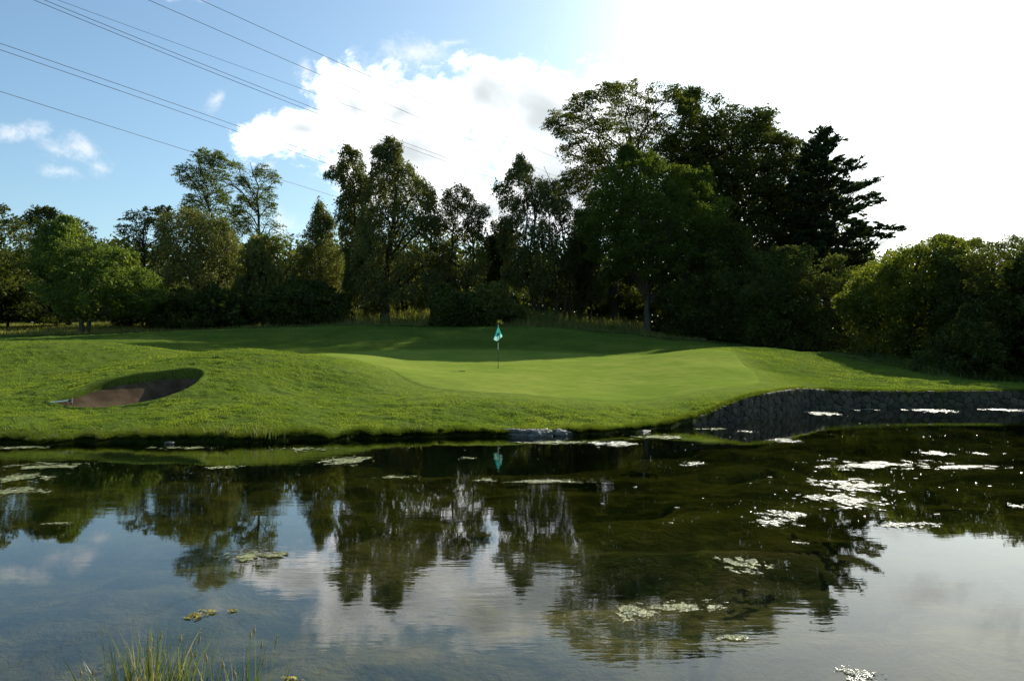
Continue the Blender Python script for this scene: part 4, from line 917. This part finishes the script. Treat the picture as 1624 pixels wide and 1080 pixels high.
# tiny flecks of floating weed
r = np.random.default_rng(19); n = 650; vs = []
band = r.uniform(0, 1, n)
px = np.where(band < .62, r.normal(1360, 170, n), r.uniform(-20, 1640, n)); py = np.where(band < .62, r.uniform(655, 830, n), 690 + r.exponential(38, n))
py = np.where(band > .85, 690 + r.exponential(12, n), py)
D = H * F / (py - HY); X = (px - CX) / F * D
k = (D < shoreD(px) - .15) & (fbm(X * .5, D * .5, 0, 2, 3) > .47); X, D = X[k], D[k]
m_ = len(X); a = r.uniform(0, 6.28, m_); s_ = r.uniform(.004, .014, m_) * (1 + (r.random(m_) > .94) * 2)
hexa = []
for q in range(6): hexa.append(np.stack([X + np.cos(a + q * 1.047) * s_ * r.uniform(.6, 1.6, m_), D + np.sin(a + q * 1.047) * s_ * r.uniform(.6, 1.5, m_), .006 + r.uniform(0, .012, m_)], -1))
v = np.stack(hexa, 1).reshape(-1, 3)
tag(link('floating_weed', npmesh('floating_weed', v, np.arange(m_ * 6).reshape(-1, 6)), M['algae_w']), 'scattered flecks of weed floating on the pond', 'floating weed', kind='stuff')

# ------------------------------------------------------------------ rushes
def rush(name, label, cx, cy, n, hmin, hmax, spread, seed, group, wd=.006, seeds=0, z=0., lean=.35):
    r = np.random.default_rng(seed); root = empty(name, (cx, cy, z)); tag(root, label, 'rushes', group)
    V_, F_ = [], []; sg = 7; dead = []
    for i in range(n):
        bx, by = r.normal(0, spread, 2) * np.array([1, .5]); h = r.uniform(hmin, hmax); az = math.atan2(by, bx) + r.normal(0, .8); ln = r.uniform(.03, lean) * h
        fa = r.uniform(0, 6.28); wv = np.array([math.cos(fa), math.sin(fa), 0]) * wd * r.uniform(.5, 1.1)
        base = len(V_)
        for k_ in range(sg):
            q = k_ / (sg - 1); c = np.array([bx + math.cos(az) * ln * q ** 1.8, by + math.sin(az) * ln * q ** 1.8, h * q * (1 - .06 * q)])
            ww = wv * (1 - q ** 2.2) + wv * .05
            V_ += [c - ww, c + ww]
        for k_ in range(sg - 1):
            F_.append([base + 2 * k_, base + 2 * k_ + 1, base + 2 * k_ + 3, base + 2 * k_ + 2]); dead.append(i % 7 == 3)
        if i < seeds:
            tip = V_[-1]; d = np.array([math.cos(az) * .3, 0, 1]); q = np.linspace(0, 1, 9)
            hl = r.uniform(.05, .10)
            heads = Tubes(6); heads.add(tip - d * .03 + d * (q * hl)[:, None], (.006 + .002 * np.sin(q * 40)) * np.sin(np.clip(q, .04, .96) * math.pi) ** .5, 6); o = link('seed_head', heads.mesh('seed_head'), M['straw'], root); o.location = (0, 0, 0)
    me = npmesh('blades', V_, F_); me.materials.append(M['rush']); me.materials.append(M['straw']); me.polygons.foreach_set('material_index', np.array(dead, dtype=np.int32)); o = link('blades', me, None, root); o.location = (0, 0, 0); o['kind'] = 'stuff'
GRu = 'rush clumps on the near bank'
def nb(px, D): return (px - CX) / F * D, D
x_, y_ = nb(238, 4.75); rush('rush_clump', 'dense clump of tall green rushes at the bottom edge, left one', x_, y_, 230, .25, .74, .12, 3, GRu, .0045, 4, .02)
x_, y_ = nb(180, 4.8); rush('rush_clump', 'leaning pale bladed rushes on the outer left of the foreground clumps', x_, y_, 55, .2, .52, .09, 5, GRu, .005, 3, .02, .7)
x_, y_ = nb(300, 4.8); rush('rush_clump', 'thin rushes with a straw seed head in the middle of the foreground clumps', x_, y_, 50, .2, .60, .10, 7, GRu, .004, 6, .02, .3)
x_, y_ = nb(375, 4.9); rush('rush_clump', 'sparse upright rushes with a tall pale seed head on the right of the foreground clumps', x_, y_, 55, .2, .62, .12, 8, GRu, .004, 9, .02, .3)
GRf = 'reeds along the far shore'
for px, D, n_, hh_, lb in ((352, 20.1, 34, .5, 'thin pale reeds on the dark bank below the bunker, left tuft'), (415, 20.15, 40, .62, 'thin pale reeds on the dark bank below the bunker, right taller tuft'), (655, 21.4, 26, .32, 'bleached dead tuft leaning at the far water edge left of the slab rocks')):
    x_, y_ = nb(px, D); rush('reed_clump', lb, x_, y_, n_, hh_ * .5, hh_, .22, int(px), GRf, .010, 3, .08, .5)
# tussocks: rounded dark grass cushions on the far bank
GTu = 'dark grass tussocks on the far bank'
def tussock(px, D, R_, lb, seed):
    r = np.random.default_rng(seed); n = 1500; x, y = nb(px, D)
    th = r.uniform(0, 6.28, n); ph = np.arccos(r.uniform(-.1, 1, n)); d = np.stack([np.cos(th) * np.sin(ph), np.sin(th) * np.sin(ph), np.cos(ph)], -1)
    p = d * R_ * r.uniform(.35, .8, n)[:, None]; tip = p + d * R_ * .35 + np.array([0, -.02, -.06]) * (ph / 1.5)[:, None]
    a = np.cross(d, r.normal(size=(n, 3))); a /= np.linalg.norm(a, axis=1)[:, None]; a *= .011
    v = np.stack([p - a, p + a, tip], 1).reshape(-1, 3)
    o = link('grass_tussock', npmesh('grass_tussock', v, np.arange(n * 3).reshape(-1, 3)), M['fringe']); o.location = (x, y, .06); tag(o, lb, 'grass tussock', GTu)
tussock(272, 19.95, .24, 'dark grass cushion above the small bluish stone', 1)
tussock(335, 20.05, .26, 'dark grass cushion at the left thin reeds', 2)
tussock(358, 20.1, .28, 'biggest dark grass cushion between the two reed tufts', 3)
tussock(430, 20.3, .22, 'dark grass cushion right of the taller reeds', 4)
tussock(700, 21.6, .20, 'small grass cushion between the bleached tuft and the slab rocks', 5)
